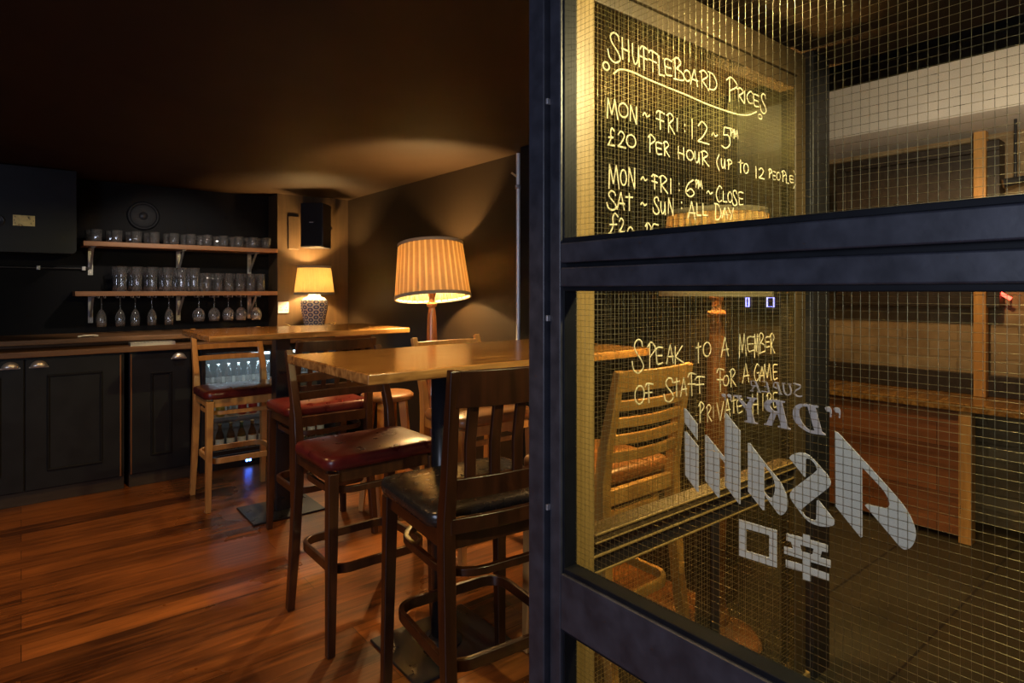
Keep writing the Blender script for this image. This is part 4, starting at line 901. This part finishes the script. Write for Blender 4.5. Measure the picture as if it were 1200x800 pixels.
# conduit and clip on the side wall
YC = 2.985
p = onX(607, 340, XW - .016); YC = p.y
t = thing('conduit', 'pale metal conduit running down the dark side wall', 'conduit', (XW - .014, YC, 0))
MB().tube([(0, 0, .02), (0, 0, H - .005)], .013, 14).build('pipe', M['conduit'], t)
for zz in (2.045, 1.05, .4): MB().lathe([(.013, -.012), (.019, -.012), (.019, .012), (.013, .012)], 16).build('clip', M['galv'], t, loc=(0, 0, zz))
MB().tube([(-.013, 0, 2.045), (-.03, -.022, 2.045)], .006, 8).build('clip_screw', M['galv'], t)
MB().sweep([(-.014, 0, 2.11), (-.03, .03, 2.135)], (.006, .003), (0, 0, 1)).build('bent_tag', M['brass'], t)

# ------------------------------------------------------------------ the hall beyond the glass
t = thing('hall_counter', 'long wooden counter with planked orange front along the brick wall', 'counter', (4.06, 1.5, 0))
M['plank_front'] = planks('planked_front', (.12, .035, .01), (.32, .11, .035), (.03, .012, .005), .13, .9, rough=(.4, .6))
def vplank_mat():
    m = M['plank_front'].copy(); m.name = 'planked_front_upright'; nt = m.node_tree
    mp = [n for n in nt.nodes if n.type == 'MAPPING'][0]; tc = [n for n in nt.nodes if n.type == 'TEX_COORD'][0]
    for l in list(nt.links):
        if l.to_node == mp: nt.links.remove(l)
    sx = N(nt, 'ShaderNodeSeparateXYZ'); cb = N(nt, 'ShaderNodeCombineXYZ'); nt.links.new(tc.outputs['Object'], sx.inputs[0]); nt.links.new(sx.outputs['Y'], cb.inputs['X']); nt.links.new(sx.outputs['Z'], cb.inputs['Y']); nt.links.new(cb.outputs[0], mp.inputs['Vector'])
    return m
M['plank_up'] = vplank_mat()
bx(-.03, .38, -1.6, 2.2, .73, .775).build('worktop', M['top'], t, bevel=.004)
bx(0, .30, -.44, .26, .03, .73).build('planked_panel', M['plank_up'], t, bevel=.003)
bx(-.02, .06, -.50, -.44, 0, .73).build('leg', M['oak'], t, bevel=.004)
bx(-.02, .06, 2.1, 2.16, 0, .73).build('leg', M['brown_wood'], t, bevel=.004)
bx(-.02, .06, -1.55, -1.49, 0, .73).build('leg', M['brown_wood'], t, bevel=.004)
bx(.36, .40, -1.6, 2.2, .775, .90).build('upstand', M['brown_dark'], t, bevel=.004)
t = thing('wall_hatch', 'dark timber framed hatch hung on the brick wall above the counter', 'hatch', (4.45, 1.4, 1.30))
mb = MB(); 
for a in ((-.45, .45, 0, .06), (-.45, .45, .91, .97), (-.45, -.39, .06, .91), (.39, .45, .06, .91)): mb.box(-.07, .05, a[0], a[1], a[2], a[3])
mb.build('frame', M['brown_dark'], t, bevel=.004)
bx(-.03, .03, -.39, .39, .06, .91).build('board', M['brown_dark'], t)
bx(-.045, -.03, -.39, .39, .40, .44).build('batten', M['brown_dark'], t, bevel=.003)
tag(bx(4.36, 4.418, 1.01, 1.07, .775, 2.33).build('timber_stud', M['oak'], bevel=.004), 'upright timber stud standing on the counter against the brick wall', 'post')
t = thing('display_reflection', 'added dark box, its glowing blue and red digits standing for reflections', 'glass_reflection', (4.40, 2.35, 1.24))  # added box, its lit digits imitate reflections of a score board
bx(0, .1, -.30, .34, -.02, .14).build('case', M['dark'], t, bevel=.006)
M['reflected_red'] = glow('red_reflection', (1.0, .06, .04), 9); M['reflected_blue'] = glow('blue_reflection', (.2, .2, 1.0), 9)  # glow colours that stand for reflections
for px, m, wv in ((876, 'reflected_blue', .012), (903, 'reflected_blue', .026), (922, 'reflected_red', .020)):
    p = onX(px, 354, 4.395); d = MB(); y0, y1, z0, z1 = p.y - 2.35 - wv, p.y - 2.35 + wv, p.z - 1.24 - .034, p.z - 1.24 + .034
    d.tube([(-.006, y0, z0), (-.006, y1, z0), (-.006, y1, z1), (-.006, y0, z1)], .005, 8, closed=True).build('digit', M[m], t, label='glowing blue digit' if m == 'reflected_blue' else 'red digit standing for a reflection')
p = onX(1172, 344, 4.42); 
t = thing('neon_reflection', 'short slanting red tube standing for a neon reflection, added beside the hatch', 'reflection', (4.5, p.y, p.z))  # added glowing tube in place of a red neon reflection
MB().tube([(-.08, .045, .035), (-.08, -.05, -.03)], .010, 10).build('tube', M['reflected_red'], t)
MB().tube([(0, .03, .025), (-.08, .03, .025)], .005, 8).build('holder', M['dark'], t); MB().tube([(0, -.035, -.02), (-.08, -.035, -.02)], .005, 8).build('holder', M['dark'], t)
p = onX(1190, 212, 4.2)
t = thing('track_spotlight', 'small black spotlight fixed below the white plaster beam', 'light', (p.x, p.y, 2.33))
MB().tube([(0, 0, 0), (0, 0, p.z - 2.33 + .015)], .007, 10).build('stem', M['dark'], t)
MB().tube([(-.02, .05, p.z - 2.33 - .01), (.015, -.04, p.z - 2.33 + .01)], [.026, .018], 18).build('lamp_head', M['dark'], t)
